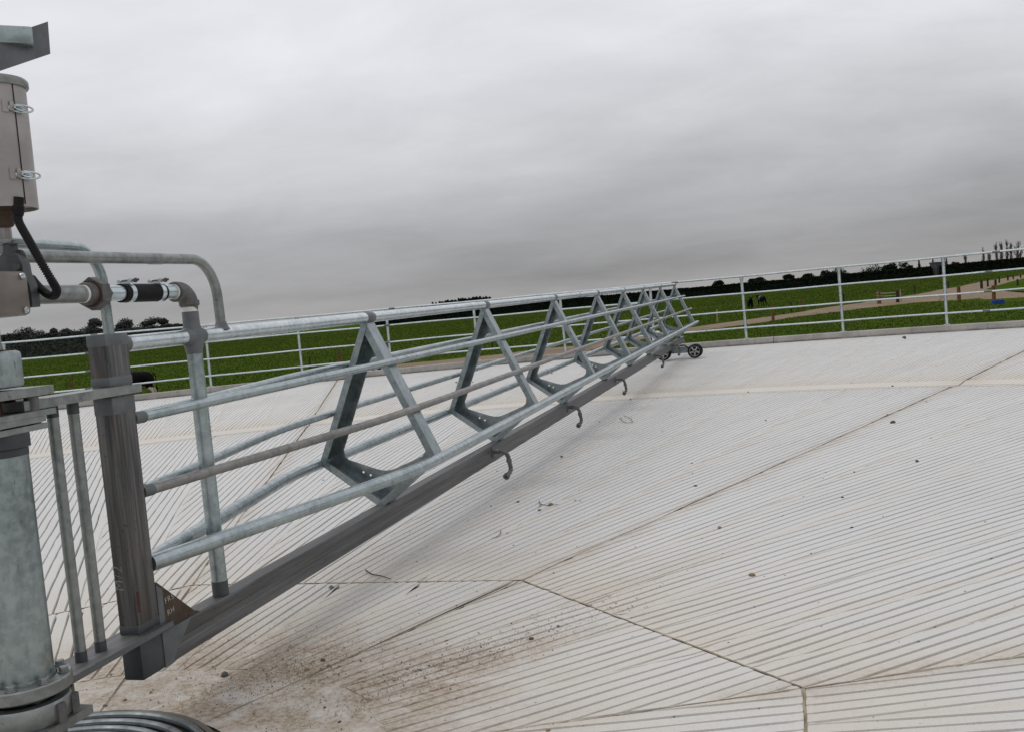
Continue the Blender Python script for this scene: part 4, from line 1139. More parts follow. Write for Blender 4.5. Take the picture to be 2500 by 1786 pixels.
stone(548, 1649, 20, 'stone_dark', 'largest dark stone, at the edge of the sandy dirt by the beam')
stone(1345, 1232, 11, 'stone_brown', 'orange-brown pebble resting against a forked twig')
stone(1317, 1245, 8, 'stone_brown', 'small reddish pebble just below the forked twig')
stone(1265, 1225, 8, 'stone_dark', 'dark pebble left of the forked twig')
stone(1371, 1115, 7, 'stone_dark', 'dark pebble between the second and third spray nozzles')
stone(1698, 1186, 8, 'stone_dark', 'dark chip lying on the brown radial joint line')
stone(789, 1612, 13, 'stone_dark', 'dark oval stone among sandy streaks below the beam')
stone(750, 1635, 12, 'stone_brown', 'yellow-brown stone at the tip of the sandy dirt patch')
stone(802, 1624, 9, 'stone_grey', 'grey pebble beside the dark oval stone')
stone(809, 1434, 13, 'stone_grey', 'grey stone touching the inner joint near the beam shadow')
stone(824, 1434, 8, 'stone_grey', 'smaller grey pebble paired with a stone near the beam shadow')
stone(257, 1723, 13, 'stone_grey', 'grey rounded pebble on bare concrete beside the drain grate')
stone(305, 1709, 10, 'stone_brown', 'brown crumb of dirt at the end of the short slab crack')
stone(994, 1633, 9, 'stone_grey', 'grey pebble in the middle of the sandy streaks')
stone(1025, 1634, 8, 'stone_grey', 'flat grey pebble just right of another pebble in the streaks')
stone(1048, 1625, 8, 'stone_dark', 'dark pebble at the right end of a row of three')
stone(1338, 1783, 11, 'stone_brown', 'yellow-brown pebble at the photo bottom near a wavy joint')
stone(829, 1762, 10, 'stone_dark', 'dark pebble on the sandy apron in the foreground')
stone(793, 1727, 9, 'stone_dark', 'dark chip on the sandy apron above another pebble')
stone(1090, 1563, 7, 'stone_brown', 'brown pebble of a close pair beside pale grooves')
stone(1092, 1571, 6, 'stone_brown', 'lower and smaller brown pebble of a close pair')
stone(2239, 1126, 9, 'stone_dark', 'dark chip far right on the grooved slab near the ring channel')
stone(2180, 1032, 12, 'stone_dark', 'black flat scrap on the slab just inside the ring channel')
stone(2208, 826, 9, 'stone_dark', 'black scrap on the outer slab close under the kerb')
stone(2080, 1287, 7, 'stone_dark', 'tiny black crumb on clean grooves right of the brown stone')
stone(2057, 1214, 7, 'stone_dark', 'small dark crumb higher up on clean grooves')
for i in range(150):
    for _ in range(50):
        u, v = rng.uniform(150, 2490), rng.uniform(880, 1780) if i > 60 else rng.uniform(1200, 1780)
        q = gnd(u, v); r = np.hypot(q[0] - PIV[0], q[1] - PIV[1])
        s_ = (q[0] - P0[0]) * SD[0] + (q[1] - P0[1]) * SD[1]
        if .98 < r < 17.5 and abs(s_) > .1: break
    stone(u, v, rng.uniform(2.4, 5.5), ['stone_dark', 'stone_grey', 'stone_dark'][i % 3], 'tiny dark stone chip scattered on the grooved concrete', 'tiny stone chips on the concrete', 'stone_chip')
def twig(pts, r, label):
    P = [gnd(u, v, .006 + .004 * (i % 2)) for i, (u, v) in enumerate(pts)]
    m_ = MB(); m_.tube(spline(P, 5), np.linspace(r, r * .5, 5 * (len(P) - 1) + 1), 6)
    return m_, P
def twig_obj(branches, r, label):
    m_ = MB()
    for b in branches:
        P = [gnd(u, v, .006 + .004 * (i % 2)) for i, (u, v) in enumerate(b)]; m_.tube(spline(P, 5), np.linspace(r, r * .5, 5 * (len(P) - 1) + 1), 6)
    o = m_.build('twig', 'twig', None, 40, tuple(P[0])); tag(o, label, 'twig')
twig_obj([[(1316, 1221), (1320, 1229), (1338, 1232), (1352, 1231), (1363, 1230)], [(1317, 1234), (1322, 1229)]], .0028, 'forked dark twig lying beside an orange-brown pebble')
twig_obj([[(1515, 1018), (1520, 1027), (1532, 1031), (1544, 1029)], [(1544, 1029), (1540, 1021), (1524, 1013)]], .003, 'looped dry stalk lying right of the third nozzle')
twig_obj([[(893, 1390), (908, 1400), (930, 1404), (955, 1412)]], .0035, 'curved brown root lying over the inner joint near the beam')
twig_obj([[(1222, 1294), (1221, 1302), (1214, 1308), (1200, 1313)], [(1236, 1300), (1243, 1299)]], .0022, 'short bent stalk below the first nozzle')
# sandy grit near the pivot
N = 9000
c_ = rng.choice(4, N, p=[.42, .22, .2, .16]); cx = np.array([-.95, -.5, -.1, -1.1])[c_]; cy = np.array([3.62, 3.42, 3.72, 3.9])[c_]
sx_ = np.array([.20, .36, .45, .5])[c_]; sy_ = np.array([.13, .09, .09, .3])[c_]
u_, v_ = rng.normal(0, 1, N) * sx_, rng.normal(0, 1, N) * sy_
ca, sa = math.cos(R_(42)), math.sin(R_(42))
gx, gy = cx + u_ * ca - v_ * sa, cy + u_ * sa + v_ * ca
s_ = rng.gamma(1.5, .0006, N) + .0005
ok = np.hypot(gx - gc[0], gy - gc[1]) > .57; gx, gy, s_ = gx[ok], gy[ok], s_[ok]; N = len(gx)
tet = np.array([[1, 0, -.2], [-.5, .87, -.2], [-.5, -.87, -.2], [0, 0, .9]])
ra = rng.uniform(0, 6.28, N); V = np.empty((N, 4, 3))
for i in range(4):
    V[:, i, 0] = gx + s_ * (tet[i, 0] * np.cos(ra) - tet[i, 1] * np.sin(ra)); V[:, i, 1] = gy + s_ * (tet[i, 0] * np.sin(ra) + tet[i, 1] * np.cos(ra)); V[:, i, 2] = .0025 + s_ * (tet[i, 2] + .2)
b4 = np.arange(N)[:, None] * 4
Fc = np.concatenate([b4 + np.array(t) for t in ((0, 1, 3), (1, 2, 3), (2, 0, 3))])
o = mesh_obj('sand_grit', V.reshape(-1, 3), Fc.tolist(), 'sand'); tag(o, 'sandy grit washed over the concrete beside the pivot', 'grit', None, 'stuff')

# ------------------------------------------------------------------ farm fence posts, gate, tub
def farm_post(u, v0, v1, mat, label, w=None, group='timber posts of the farm fence'):
    q = gnd(u, v0, FIELD_Z + .02); top_ = at(u, v1, q[1]); h = top_[2] - q[2]; r = .8 * (w or 8) * q[1] / F / 2
    m_ = MB(); n = 4
    m_.tube([q - UP * .2] + [q + UP * h * i / n + np.array([random.gauss(0, .008), random.gauss(0, .008), 0]) for i in range(n)] + [np.array([q[0] + random.gauss(0, .02), q[1], q[2] + h])], [r * 1.03] * 3 + [r, r * .97, r * .94], 10)
    o = m_.build('fence_post', mat, None, 40, tuple(q)); tag(o, label, 'post', group)
    m_ = MB()
    for f_ in (.45, .8): m_.box(q + UP * h * f_ - np.array([0, r, 0]), (1, 0, 0), (0, 1, 0), (0, 0, 1), .03, .02, .03)
    m_.build('insulator', 'black_plastic', o)
G2 = 'slim far posts along the track'
for u, v0, v1, w, mat, lab in (
    (179, 982, 929, 10, 'timber', 'dark capped timber post seen between the two spacer bars'),
    (155, 978, 950, 4, 'timber_pale', 'thin pale stake just left of the spacer bar post'),
    (758, 903, 870, 5, 'timber_grey', 'short grey post in the paddock behind the first truss bay'),
    (830, 888, 854, 10, 'timber', 'stout reddish post just left of the first truss frame'),
    (1203, 852, 828, 4, 'timber_grey', 'thin post seen between the second and third truss frames'),
    (1325, 866, 838, 8, 'timber', 'reddish post on the track edge behind the middle truss bays'),
    (1752, 788, 756, 5, 'timber_pale', 'pale slim post just past the far end of the truss'),
    (1888, 784, 746, 9, 'timber', 'orange-brown post on the near edge of the track below the two cows'),
    (1932, 762, 737, 5, 'timber_grey', 'dark slim post right of the two black cows'),
    (1956, 760, 732, 5, 'timber', 'brown slim post, second to the right of the two cows'),
    (2060, 738, 717, 6, 'timber_grey', 'dark post half hidden beside a galvanised yard post'),
    (2147, 743, 710, 12, 'timber', 'thick orange gate post holding the left ends of the tapes'),
    (2192, 739, 709, 10, 'timber_grey', 'thick dark gate post at the right end of the tapes'),
    (2200, 737, 707, 4, 'timber_pale', 'thin pale stake close behind the dark gate post'),
    (2234, 715, 697, 5, 'timber_grey', 'dark slim post in the grass beyond the tape gate'),
    (2316, 703, 687, 4, 'timber_grey', 'faint slim post where the far track widens'),
    (2342, 734, 700, 11, 'timber', 'stout brown post standing at the grass edge of the near track'),
    (2427, 733, 697, 11, 'timber', 'yellow-brown post standing right behind the blue tub'),
    (2397, 707, 684, 8, 'timber_grey', 'dark post on the far track, first of the receding row'),
    (2412, 702, 680, 6, 'timber_grey', 'dark post on the far track, second of the receding row'),
    (2431, 700, 683, 7, 'timber_grey', 'short dark post at the tip of the grass wedge'),
    (2440, 693, 677, 5, 'timber_grey', 'dark post on the far track, third of the receding row'),
    (2461, 687, 672, 5, 'timber_grey', 'dark post on the far track, fourth of the receding row'),
    (2474, 684, 672, 4, 'timber_grey', 'dark post on the far track, fifth of the receding row'),
    (2485, 700, 682, 6, 'timber_grey', 'dark post standing inside the grass wedge'),
    (2492, 681, 670, 4, 'timber_grey', 'dark post on the far track, last of the receding row')):
    farm_post(u, v0, v1, mat, lab, w)
tq = gnd(2147, 743, FIELD_Z + .02)
tg = thing('tape_gate', 'two pale electric tapes stretched between an orange and a dark post', 'tape gate', tuple(tq))
for va, vb_ in ((716, 714), (723, 721)):
    a, b = at(2140, va, tq[1] - .15), at(2188, vb_, tq[1] - .15); m_ = MB(); m_.tube([a, (a + b) / 2 - UP * .05, b], .018, 8); m_.build('tape', 'white_tape', tg)
bq = gnd(2437, 742, FIELD_Z + .03)
bt = thing('plastic_tub', 'blue plastic feed tub lying in the grass by the track', 'tub', tuple(bq))
m_ = MB(); wd = 26 * bq[1] / F / 2; hh = 9 * bq[1] / F
V = []
for z, sc_ in ((0, .86), (hh, 1.), (hh, 1.06), (hh - .03, 1.06), (hh - .01, .95), (.03, .8)):
    for ax_, ay_ in ((-1, -.75), (-.8, -1), (.8, -1), (1, -.75), (1, .75), (.8, 1), (-.8, 1), (-1, .75)): V.append((bq[0] + ax_ * wd * sc_, bq[1] + ay_ * .3 * sc_, bq[2] + z))
m_.add(V, [(r * 8 + i, r * 8 + (i + 1) % 8, (r + 1) * 8 + (i + 1) % 8, (r + 1) * 8 + i) for r in range(5) for i in range(8)] + [tuple(range(8))[::-1], tuple(range(40, 48))])
m_.build('tub_shell', 'blue_plastic', bt)
m_ = MB(); m_.box(bq + np.array([-wd * .3, -.28, hh * .6]), (1, 0, 0), (0, 1, 0), (0, 0, 1), .06, .02, .02); m_.build('grip', 'blue_plastic', bt)

# ------------------------------------------------------------------ cattle
def cow(loc, heading, label, scale=1., white=(), head_down=False, head_col='hide_black'):
    """heading: angle of the facing direction, radians from +X; one continuous body grown by a skin modifier"""
    root = thing('cow', label, 'cow', tuple(loc), 'cattle grazing in the paddock')
    J = {}; E = []; rad_ = {}
    def j(n, p, r, par=None):
        J[n] = (p, r)
        if par: E.append((par, n))
    j('pel', (-.72, 0, 1.12), (.27, .27)); j('b1', (-.35, 0, 1.04), (.33, .34), 'pel'); j('b2', (.05, 0, 1.02), (.34, .36), 'b1'); j('b3', (.45, 0, 1.06), (.29, .35), 'b2'); j('sh', (.72, 0, 1.10), (.24, .30), 'b3')
    if head_down:
        j('n1', (.98, 0, 1.0), (.16, .2), 'sh'); j('n2', (1.2, 0, .72), (.13, .16), 'n1'); j('hd', (1.32, 0, .46), (.115, .14), 'n2'); j('mz', (1.42, 0, .18), (.075, .08), 'hd')
    else:
        j('n1', (1.0, 0, 1.22), (.16, .2), 'sh'); j('n2', (1.22, 0, 1.36), (.13, .16), 'n1'); j('hd', (1.42, 0, 1.40), (.12, .14), 'n2'); j('mz', (1.72, 0, 1.22), (.075, .08), 'hd')
    j('rump', (-.93, 0, 1.16), (.17, .17), 'pel')
    for sg in (-1, 1):
        t = 'l' if sg < 0 else 'r'
        j('hip' + t, (-.76, .17 * sg, .92), (.18, .16), 'pel'); j('kn' + t, (-.66, .20 * sg, .68), (.12, .12), 'hip' + t); j('hk' + t, (-.90, .20 * sg, .46), (.065, .065), 'kn' + t); j('ft' + t, (-.86, .20 * sg, .22), (.048, .048), 'hk' + t); j('hf' + t, (-.83, .20 * sg, .02), (.06, .06), 'ft' + t)
        j('el' + t, (.62, .17 * sg, .78), (.14, .13), 'sh'); j('fk' + t, (.64, .18 * sg, .46), (.07, .07), 'el' + t); j('ff' + t, (.62, .18 * sg, .2), (.048, .048), 'fk' + t); j('fh' + t, (.64, .18 * sg, .02), (.06, .06), 'ff' + t)
    names = list(J); ids = {n: i for i, n in enumerate(names)}
    me = bpy.data.meshes.new('tmpcow'); me.from_pydata([J[n][0] for n in names], [(ids[a], ids[b]) for a, b in E], [])
    o = bpy.data.objects.new('tmpcow', me); COL.objects.link(o)
    sk = o.modifiers.new('s', 'SKIN'); sk.use_smooth_shade = True
    ss = o.modifiers.new('d', 'SUBSURF'); ss.levels = 1; ss.render_levels = 1
    for i, n in enumerate(names):
        me.skin_vertices[0].data[i].radius = J[n][1]; me.skin_vertices[0].data[i].use_root = (n == 'pel')
    bpy.context.view_layer.update()
    em = bpy.data.meshes.new_from_object(o.evaluated_get(bpy.context.evaluated_depsgraph_get()))
    bpy.data.objects.remove(o)
    c, s = math.cos(heading), math.sin(heading)
    def tf(p): p = np.asarray(p, float) * scale; return np.array([loc[0] + c * p[0] - s * p[1], loc[1] + s * p[0] + c * p[1], loc[2] + p[2]])
    L0 = [np.array(v.co) for v in em.vertices]; Fc = [tuple(p.vertices) for p in em.polygons]
    mi = []
    for f in Fc:
        p = np.mean([L0[i] for i in f], 0); w = 0
        for fn in white:
            if fn(p): w = 1
        if p[0] > 1.25 and head_col != 'hide_black': w = 2
        mi.append(w)
    body = mesh_obj('body', [tf(p) for p in L0], Fc, (['hide_black', 'hide_white', 'hide_tan'], mi), root, None, 180)
    hb = np.array(J['hd'][0])
    for sg in (-1, 1):
        m_ = MB(); a = hb + np.array([-.02, .09 * sg, .07]); b = a + np.array([-.03, .22 * sg, .02])
        m_.tube([tf(a), tf((a * .45 + b * .55)), tf(b)], [.03 * scale, .06 * scale, .012 * scale], 8); m_.build('ear', 'hide_black', root)
    m_ = MB(); m_.tube([tf((-.92, 0, 1.2)), tf((-1.01, .0, 1.08)), tf((-1.03, .01, .75)), tf((-1.02, .0, .55)), tf((-1.02, 0, .42))], [.035, .025, .018, .045, .01], 8); m_.build('tail', 'hide_black', root)
    m_ = MB(); m_.lathe(tf((-.42, 0, .58)), UP, [(.03 * scale, 0), (.14 * scale, .06), (.16 * scale, .16), (.12 * scale, .22)], 14); m_.build('udder', 'hide_skin', root)
    return root
FZ = FIELD_Z
q = at(318, 900, 47.); cow((q[0], q[1], FZ), R_(186), 'black and white cow with pale hind leg standing partly behind the end post', 1.1, (lambda p: p[2] < .62 and p[0] < -.5, lambda p: .25 < p[0] < .36 and p[2] > .7, lambda p: p[2] < .80 and -.5 < p[0] < -.1), True)
q = at(909, 872, 45.); cow((q[0] + .25, q[1] + 1.3, FZ), R_(248), 'black cow with tan face seen through the first truss frame arch', 1., (), False, 'hide_tan')
q = gnd(1833, 757, FZ); cow((q[0], q[1], FZ), R_(262), 'black cow facing the yard, nearer one of a pair in the paddock', 1., ())
q = gnd(1861, 748, FZ); cow((q[0], q[1], FZ), R_(100), 'black cow with a thin white flank stripe, farther one of a pair', 1., (lambda p: .26 < p[0] < .36,))

# ------------------------------------------------------------------ trees and hedges
def leaf_quads(P, size, flat=.5):
    n = len(P); a = rng.normal(0, 1, (n, 3)); a[:, 2] *= flat; a /= np.linalg.norm(a, axis=1, keepdims=True) + 1e-9
    b = rng.normal(0, 1, (n, 3)); b -= a * np.sum(a * b, 1, keepdims=True); b /= np.linalg.norm(b, axis=1, keepdims=True) + 1e-9
    s = size * rng.uniform(.55, 1.25, (n, 1)); V = np.empty((n, 4, 3))
    V[:, 0] = P - a * s; V[:, 1] = P - b * s * .5; V[:, 2] = P + a * s; V[:, 3] = P + b * s * .5
    return V.reshape(-1, 3), np.arange(4 * n).reshape(-1, 4)
def ball_pts(c, r, n, squash=(1, 1, 1)):
    d = rng.normal(0, 1, (n, 3)); d /= np.linalg.norm(d, axis=1, keepdims=True); rr = r * rng.random(n) ** .45
    return np.asarray(c) + d * rr[:, None] * np.asarray(squash)
def broad_tree(base, H, Wd, label, kind='round', name='gum_tree', leaf='leaf_gum_hazed', group=None, leafsize=.42, dense=1.):
    base = np.asarray(base, float); root = thing(name, label, 'tree', tuple(base), group)
    m_ = MB(); lean = np.array([random.gauss(0, .04) * H, random.gauss(0, .04) * H, 0])
    fork = base + UP * H * (.42 if kind != 'umbrella' else .62) + lean * .5
    r0 = H * .022
    m_.tube([base - UP * .3, base + UP * H * .2 + lean * .15, fork], [r0 * 1.3, r0, r0 * .75], 7)
    lobes = []
    if kind == 'umbrella':
        for k in range(7): a = 6.28 * k / 7 + random.random(); rr = Wd * random.uniform(.12, .42); lobes.append((fork + np.array([rr * math.cos(a), rr * math.sin(a), H * random.uniform(.2, .31)]), Wd * random.uniform(.14, .22), (1, 1, .5)))
        lobes.append((fork + UP * H * .33, Wd * .25, (1.2, 1.2, .45)))
        for k in range(4): a = 6.28 * random.random(); rr = Wd * random.uniform(.2, .45); lobes.append((base + np.array([rr * math.cos(a), rr * math.sin(a), H * random.uniform(.35, .6)]), Wd * random.uniform(.12, .2), (1, 1, .6)))
    elif kind == 'open':
        for k in range(12): a = 6.28 * random.random(); hz = random.uniform(.35, .95); rr = Wd * .42 * (1.1 - hz) * random.uniform(.4, 1.3); lobes.append((base + lean + np.array([rr * math.cos(a), rr * math.sin(a), H * hz]), Wd * random.uniform(.13, .24), (1, 1, .7)))
    else:
        for k in range(13): a = 6.28 * random.random(); hz = random.uniform(.3, .9); rr = Wd * .40 * math.sqrt(max(.05, 1 - ((hz - .5) / .5) ** 2)) * random.uniform(.3, 1.1); lobes.append((base + lean + np.array([rr * math.cos(a), rr * math.sin(a), H * hz]), Wd * random.uniform(.18, .30), (1, 1, .8)))
    # make the crown reach its full height
    zt = max(c[2] + r * s[2] for c, r, s in lobes) - base[2]
    lobes = [(np.array([c[0], c[1], base[2] + (c[2] - base[2]) * H / zt]), r, s) for c, r, s in lobes]
    for c, r, s in lobes[:8]:
        m_.tube([fork - UP * H * .05, (fork + c) / 2 + UP * H * .02, c], [r0 * .5, r0 * .32, r0 * .12], 5)
    m_.build('trunk', 'bark', root)
    P = np.concatenate([ball_pts(c, r, int(260 * dense), s) for c, r, s in lobes])
    V, Fq = leaf_quads(P, leafsize); mesh_obj('crown', V, Fq.tolist(), leaf, root)
    return root
def conifer(base, H, Wd, label, name='conifer', group=None, leaf='leaf_pine', n=260):
    base = np.asarray(base, float); root = thing(name, label, 'tree', tuple(base), group)
    m_ = MB(); m_.tube([base - UP * .3, base + UP * H * .97], [H * .018, .03], 6); m_.build('trunk', 'bark', root)
    t = rng.random(n) ** .8; a = rng.uniform(0, 6.28, n); tier = np.floor(t * 9) / 9
    rr = Wd / 2 * (1 - t) ** .85 * (.45 + .55 * (1 - (t * 9 % 1))) * rng.uniform(.3, 1.05, n)
    P = base + np.stack([rr * np.cos(a), rr * np.sin(a), H * (.06 + .92 * t)], 1)
    V, Fq = leaf_quads(P, max(.3, H * .05)); mesh_obj('crown', V, Fq.tolist(), leaf, root)
    return root
def bare_tree(base, H, Wd, label, upright=True, group=None, n=34):
    base = np.asarray(base, float); root = thing('bare_poplar' if upright else 'bare_tree', label, 'tree', tuple(base), group)
    m_ = MB(); m_.tube([base, base + UP * H * .5, base + UP * H * .98], [H * .016, H * .011, .03], 6); m_.build('trunk', 'bare_twig', root)
    m_ = MB()
    for k in range(n):
        h0 = random.uniform(.08, .85); a = 6.28 * random.random(); L = H * random.uniform(.14, .32) * (1.15 - h0 * .6); out_ = Wd / 2 * random.uniform(.35, 1.) * (1.1 - h0 * .8 if upright else 1 - abs(h0 - .5))
        p = base + UP * H * h0; dv = np.array([math.cos(a), math.sin(a), 0])
        q1 = p + dv * out_ * .6 + UP * L * .45; q2 = p + dv * out_ + UP * min(L, H * (1 - h0) + .2)
        m_.tube([p, q1, q2], [.12, .085, .04], 4, False)
        for s_ in range(3):
            b = q1 + (q2 - q1) * random.random(); e = b + np.array([random.gauss(0, .35), random.gauss(0, .35), random.uniform(.4, 1.4)]); m_.tube([b, e], [.06, .03], 3, False)
    m_.build('branches', 'bare_twig', root)
def hedge(pts, H0, H1, depth, name, label, cat, leaf, nleaf, size, ragged=.5, lump=0.):
    """pts: ground polyline; a dense core wall with foliage all over it"""
    P = np.asarray(pts, float); seg = np.linalg.norm(np.diff(P, axis=0), axis=1); cum = np.concatenate([[0], np.cumsum(seg)])
    L = cum[-1]; n = max(6, int(L / 2.5)); t = np.linspace(0, L, n)
    X = np.interp(t, cum, P[:, 0]); Yv = np.interp(t, cum, P[:, 1])
    T = np.gradient(np.stack([X, Yv], 1), axis=0); T /= np.linalg.norm(T, axis=1, keepdims=True); Nn = np.stack([-T[:, 1], T[:, 0]], 1)
    Hh = H0 + (H1 - H0) * t / L + ragged * .5 * vnoise(t * .21, 3) + ragged * .4 * vnoise(t * .9, 6) + lump * np.abs(vnoise(t * .06, 9))
    root = thing(name, label, cat, (float(X[n // 2]), float(Yv[n // 2]), FZ))
    prof = [(-.5, 0), (-.48, .55), (-.36, .93), (0, .98), (.36, .93), (.48, .55), (.5, 0)]
    V = [(X[i] + Nn[i, 0] * a * depth, Yv[i] + Nn[i, 1] * a * depth, FZ - .2 + (Hh[i] * .96 + .2) * b) for i in range(n) for a, b in prof]; m = len(prof)
    Fc = [(i * m + j, (i + 1) * m + j, (i + 1) * m + j + 1, i * m + j + 1) for i in range(n - 1) for j in range(m - 1)] + [tuple(range(m)), tuple(range((n - 1) * m, n * m))[::-1]]
    mesh_obj('hedge_core', V, Fc, leaf, root)
    tq_ = rng.uniform(0, L, nleaf); hh = np.interp(tq_, t, Hh); k_ = rng.random(nleaf)
    side = np.where(rng.random(nleaf) < .5, -1., 1.); zz = np.where(k_ < .6, rng.random(nleaf), rng.uniform(.85, 1.02, nleaf))
    off = np.where(k_ < .6, side * (.5 - .1 * zz ** 3) * depth, rng.uniform(-.45, .45, nleaf) * depth)
    x = np.interp(tq_, cum, P[:, 0]); y = np.interp(tq_, cum, P[:, 1]); nx = np.interp(tq_, t, Nn[:, 0]); ny = np.interp(tq_, t, Nn[:, 1])
    Pl = np.stack([x + nx * off, y + ny * off, FZ + zz * hh], 1)
    Vl, Fl = leaf_quads(Pl, size); mesh_obj('hedge_foliage', Vl, Fl.tolist(), leaf, root)
    return root
def gpos(u, Y):                                # ground point in the column of the picture where a far thing stands
    r = ray(u, 751 - .0909 * (u - 1250)); r = r * (Y / r[1]); return np.array([r[0], r[1], FZ])
HY = [(900, 480), (1200, 445), (1500, 415), (1700, 395), (2000, 362), (2272, 337)]
hedge([gpos(u, Y)[:2] for u, Y in HY], 4.7, 3.7, 3.2, 'shelterbelt_hedge', 'long dark clipped shelterbelt hedge across the paddock behind the gate truss', 'hedge', 'leaf_hedge', 26000, .55, .35)
HY2 = [(2297, 334), (2500, 318), (2700, 304), (2950, 290)]
hedge([gpos(u, Y)[:2] for u, Y in HY2], 3.75, 4.2, 3.2, 'shelterbelt_hedge', 'dark clipped hedge right of the grey shed, below the bare poplars', 'hedge', 'leaf_hedge', 11000, .5, .25)
hedge([gpos(u, Y)[:2] for u, Y in ((-260, 505), (-100, 500), (120, 497), (330, 492), (452, 500))], 12.0, 8.0, 7, 'scrub_belt', 'dark scrub belt under the gum trees beyond the left paddock', 'scrub', 'leaf_gum_hazed', 24000, .75, 1.6, 3.)
def far_h(u, vtop, Y):                         # height of something whose top is seen at (u, vtop) at distance Y
    return at(u, vtop, Y)[2] - FZ
GT = 'gum trees beyond the left paddock'
for u, vt_, wpx, kind, Y, lab in (
    (20, 826, 46, 'round', 505, 'low rounded gum tree at the left end of the far tree line'),
    (57, 798, 62, 'round', 500, 'broad bushy gum tree right of the pivot neck pipe'),
    (105, 806, 56, 'round', 503, 'rounded gum tree between a bushy gum and a small open crown'),
    (136, 801, 30, 'open', 496, 'gum tree with a small open tuft on top of its crown'),
    (170, 801, 42, 'open', 500, 'gum tree with ragged arched top left of a broad round crown'),
    (205, 797, 60, 'round', 506, 'broad round gum crown left of the tall tufted gum'),
    (242, 776, 48, 'open', 498, 'tall gum with an open tufted crown touching the standpipe'),
    (284, 800, 40, 'round', 505, 'low gum crown immediately right of the standpipe'),
    (313, 776, 54, 'open', 500, 'tall spreading gum with pale gap beneath its left branch'),
    (346, 787, 58, 'round', 503, 'dense dark gum between two taller open crowns'),
    (379, 774, 50, 'umbrella', 498, 'flat-topped umbrella shaped gum left of the riser pipe'),
    (408, 796, 30, 'open', 505, 'small gum sloping down at the right end of the grove'),
    (441, 796, 16, 'round', 500, 'little round gum standing alone beside the riser pipe')):
    broad_tree(gpos(u, Y), far_h(u, vt_, Y), 1.45 * wpx * Y / F, lab, kind, 'gum_tree', 'leaf_gum_hazed', GT, .55, 1.)
i = 0
GC = 'conifers of the far plantation'
cpx = [(1022, 749), (1030, 748), (1037, 746), (1043, 745), (1050, 741), (1058, 739), (1066, 736), (1074, 734), (1082, 733), (1090, 731), (1098, 731), (1106, 730), (1115, 730), (1123, 728), (1132, 727), (1140, 726), (1149, 725), (1157, 725), (1166, 724), (1174, 723), (1182, 723), (1190, 724), (1198, 726), (1206, 728), (1213, 729)]
protos = []
for u, v in cpx:
    for row in range(3):
        Y = 600 + row * 12; uu = u + row * 2.7 + random.uniform(-1.5, 1.5); H = far_h(uu, v + row * 1.5 + random.uniform(-2.5, 2), Y); b = gpos(uu, Y)
        if len(protos) < 3:
            o = conifer(b, 14., 9.5, 'dark spiky conifer in the far plantation block above the top rail', 'plantation_conifer', GC, 'leaf_pine', 900); protos.append(o); s_ = H / 14
        else:
            o = copy_tree(random.choice(protos[:3])); o.location = tuple(b); s_ = H / 14
        o.scale = (s_, s_, s_)
Yb = 30
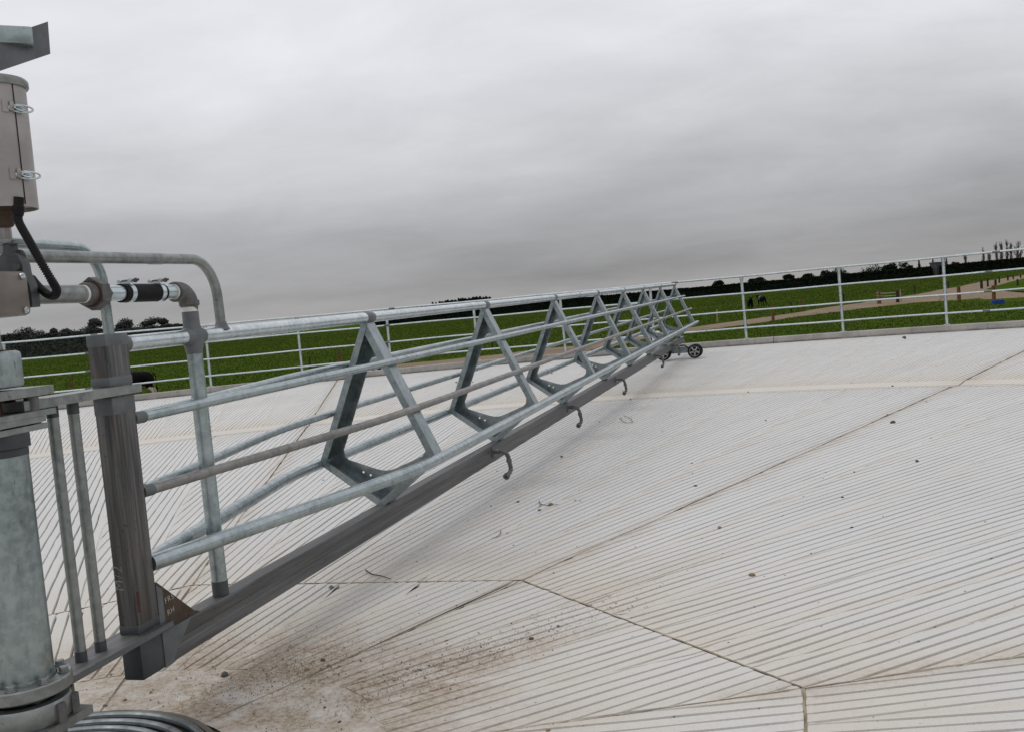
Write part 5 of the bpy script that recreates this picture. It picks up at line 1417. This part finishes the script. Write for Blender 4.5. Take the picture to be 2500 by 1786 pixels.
for u, vt_, wpx, kind, lab in (
    (1753, 684, 16, 'round', 'small bushy tree poking above the hedge near the truss end'),
    (1832, 681, 13, 'round', 'low round tree top above the hedge over the pair of cows'),
    (1850, 677, 14, 'round', 'slightly taller round tree top right of a low one above the hedge'),
    (1926, 669, 20, 'round', 'loose dark tree above the hedge midway between two yard posts'),
    (1968, 668, 24, 'round', 'wide sparse tree just left of a yard post and above the hedge'),
    (2018, 660, 34, 'round', 'dark dense tree beside a yard post under the top rail'),
    (2056, 657, 56, 'round', 'widest dark macrocarpa mass right of a yard post'),
    (2129, 648, 54, 'round', 'dome shaped dark tree under the top rail'),
    (2172, 643, 30, 'round', 'ragged tree between a dome shaped tree and an open pine'),
    (2209, 639, 40, 'open', 'open crowned pine with gaps above the hedge'),
    (2330, 640, 16, 'round', 'small dark bush top between two thin conifers')):
    Y = 415 - (u - 1500) * .098 + Yb
    broad_tree(gpos(u, Y), far_h(u, vt_, Y), max(5., 1.35 * wpx * Y / F), lab, kind, 'hedge_tree', 'leaf_pine', 'trees behind the hedge', .42, .8)
for u, vt_, wpx, lab in ((2245, 634, 15, 'pointed conifer left of the grey shed'), (2279, 632, 15, 'dark conifer rising behind the grey shed'), (2301, 637, 12, 'short conifer right of the grey shed'), (2312, 630, 12, 'taller conifer, second to the right of the grey shed')):
    Y = 345 - (u - 2272) * .08 + Yb; conifer(gpos(u, Y), far_h(u, vt_, Y), wpx * Y / F * 1.15, lab, 'conifer', 'trees behind the hedge')
for u, vt_, wpx, up_, lab in ((2358, 626, 9, True, 'faint thin bare tree left of the poplars'), (2402, 609, 8, True, 'slim bare poplar standing alone left of the cluster'), (2416, 619, 12, True, 'shorter bare poplar beside a slim lone one'),
    (2434, 597, 11, True, 'bare poplar at the left of the tall cluster'), (2446, 595, 13, True, 'bare poplar second from the left in the tall cluster'), (2460, 590, 11, True, 'tallest bare poplar in the cluster'), (2470, 596, 12, True, 'bare poplar right of the tallest one'), (2487, 593, 26, False, 'rounded bare tree at the right edge behind the hedge')):
    Y = 338 - (u - 2272) * .075 + Yb; bare_tree(gpos(u, Y), far_h(u, vt_, Y), wpx * Y / F, lab, up_, 'bare trees behind the hedge', 44)
# grey shed in the hedge gap
sp_ = gpos(2292, 336)
sh = thing('farm_shed', 'small grey iron farm shed filling the gap in the hedge', 'shed', tuple(sp_))
m_ = MB(); m_.box(sp_ + UP * 2.35, (1, 0, 0), (0, 1, 0), UP, 1.9, 2.5, 2.35); m_.build('wall', 'shed_iron', sh)
m_ = MB(); m_.prism([(-2.1, 4.7), (2.1, 4.7), (2.1, 4.85), (-2.1, 5.1)], sp_ - np.array([0, 2.6, 0]), (1, 0, 0), UP, (0, 1, 0), 5.2); m_.build('roof', 'shed_iron', sh)
m_ = MB(); m_.box(sp_ + np.array([0, -2.52, 1.3]), (1, 0, 0), (0, 1, 0), UP, 1.1, .03, 1.3); m_.build('door', 'timber_grey', sh)
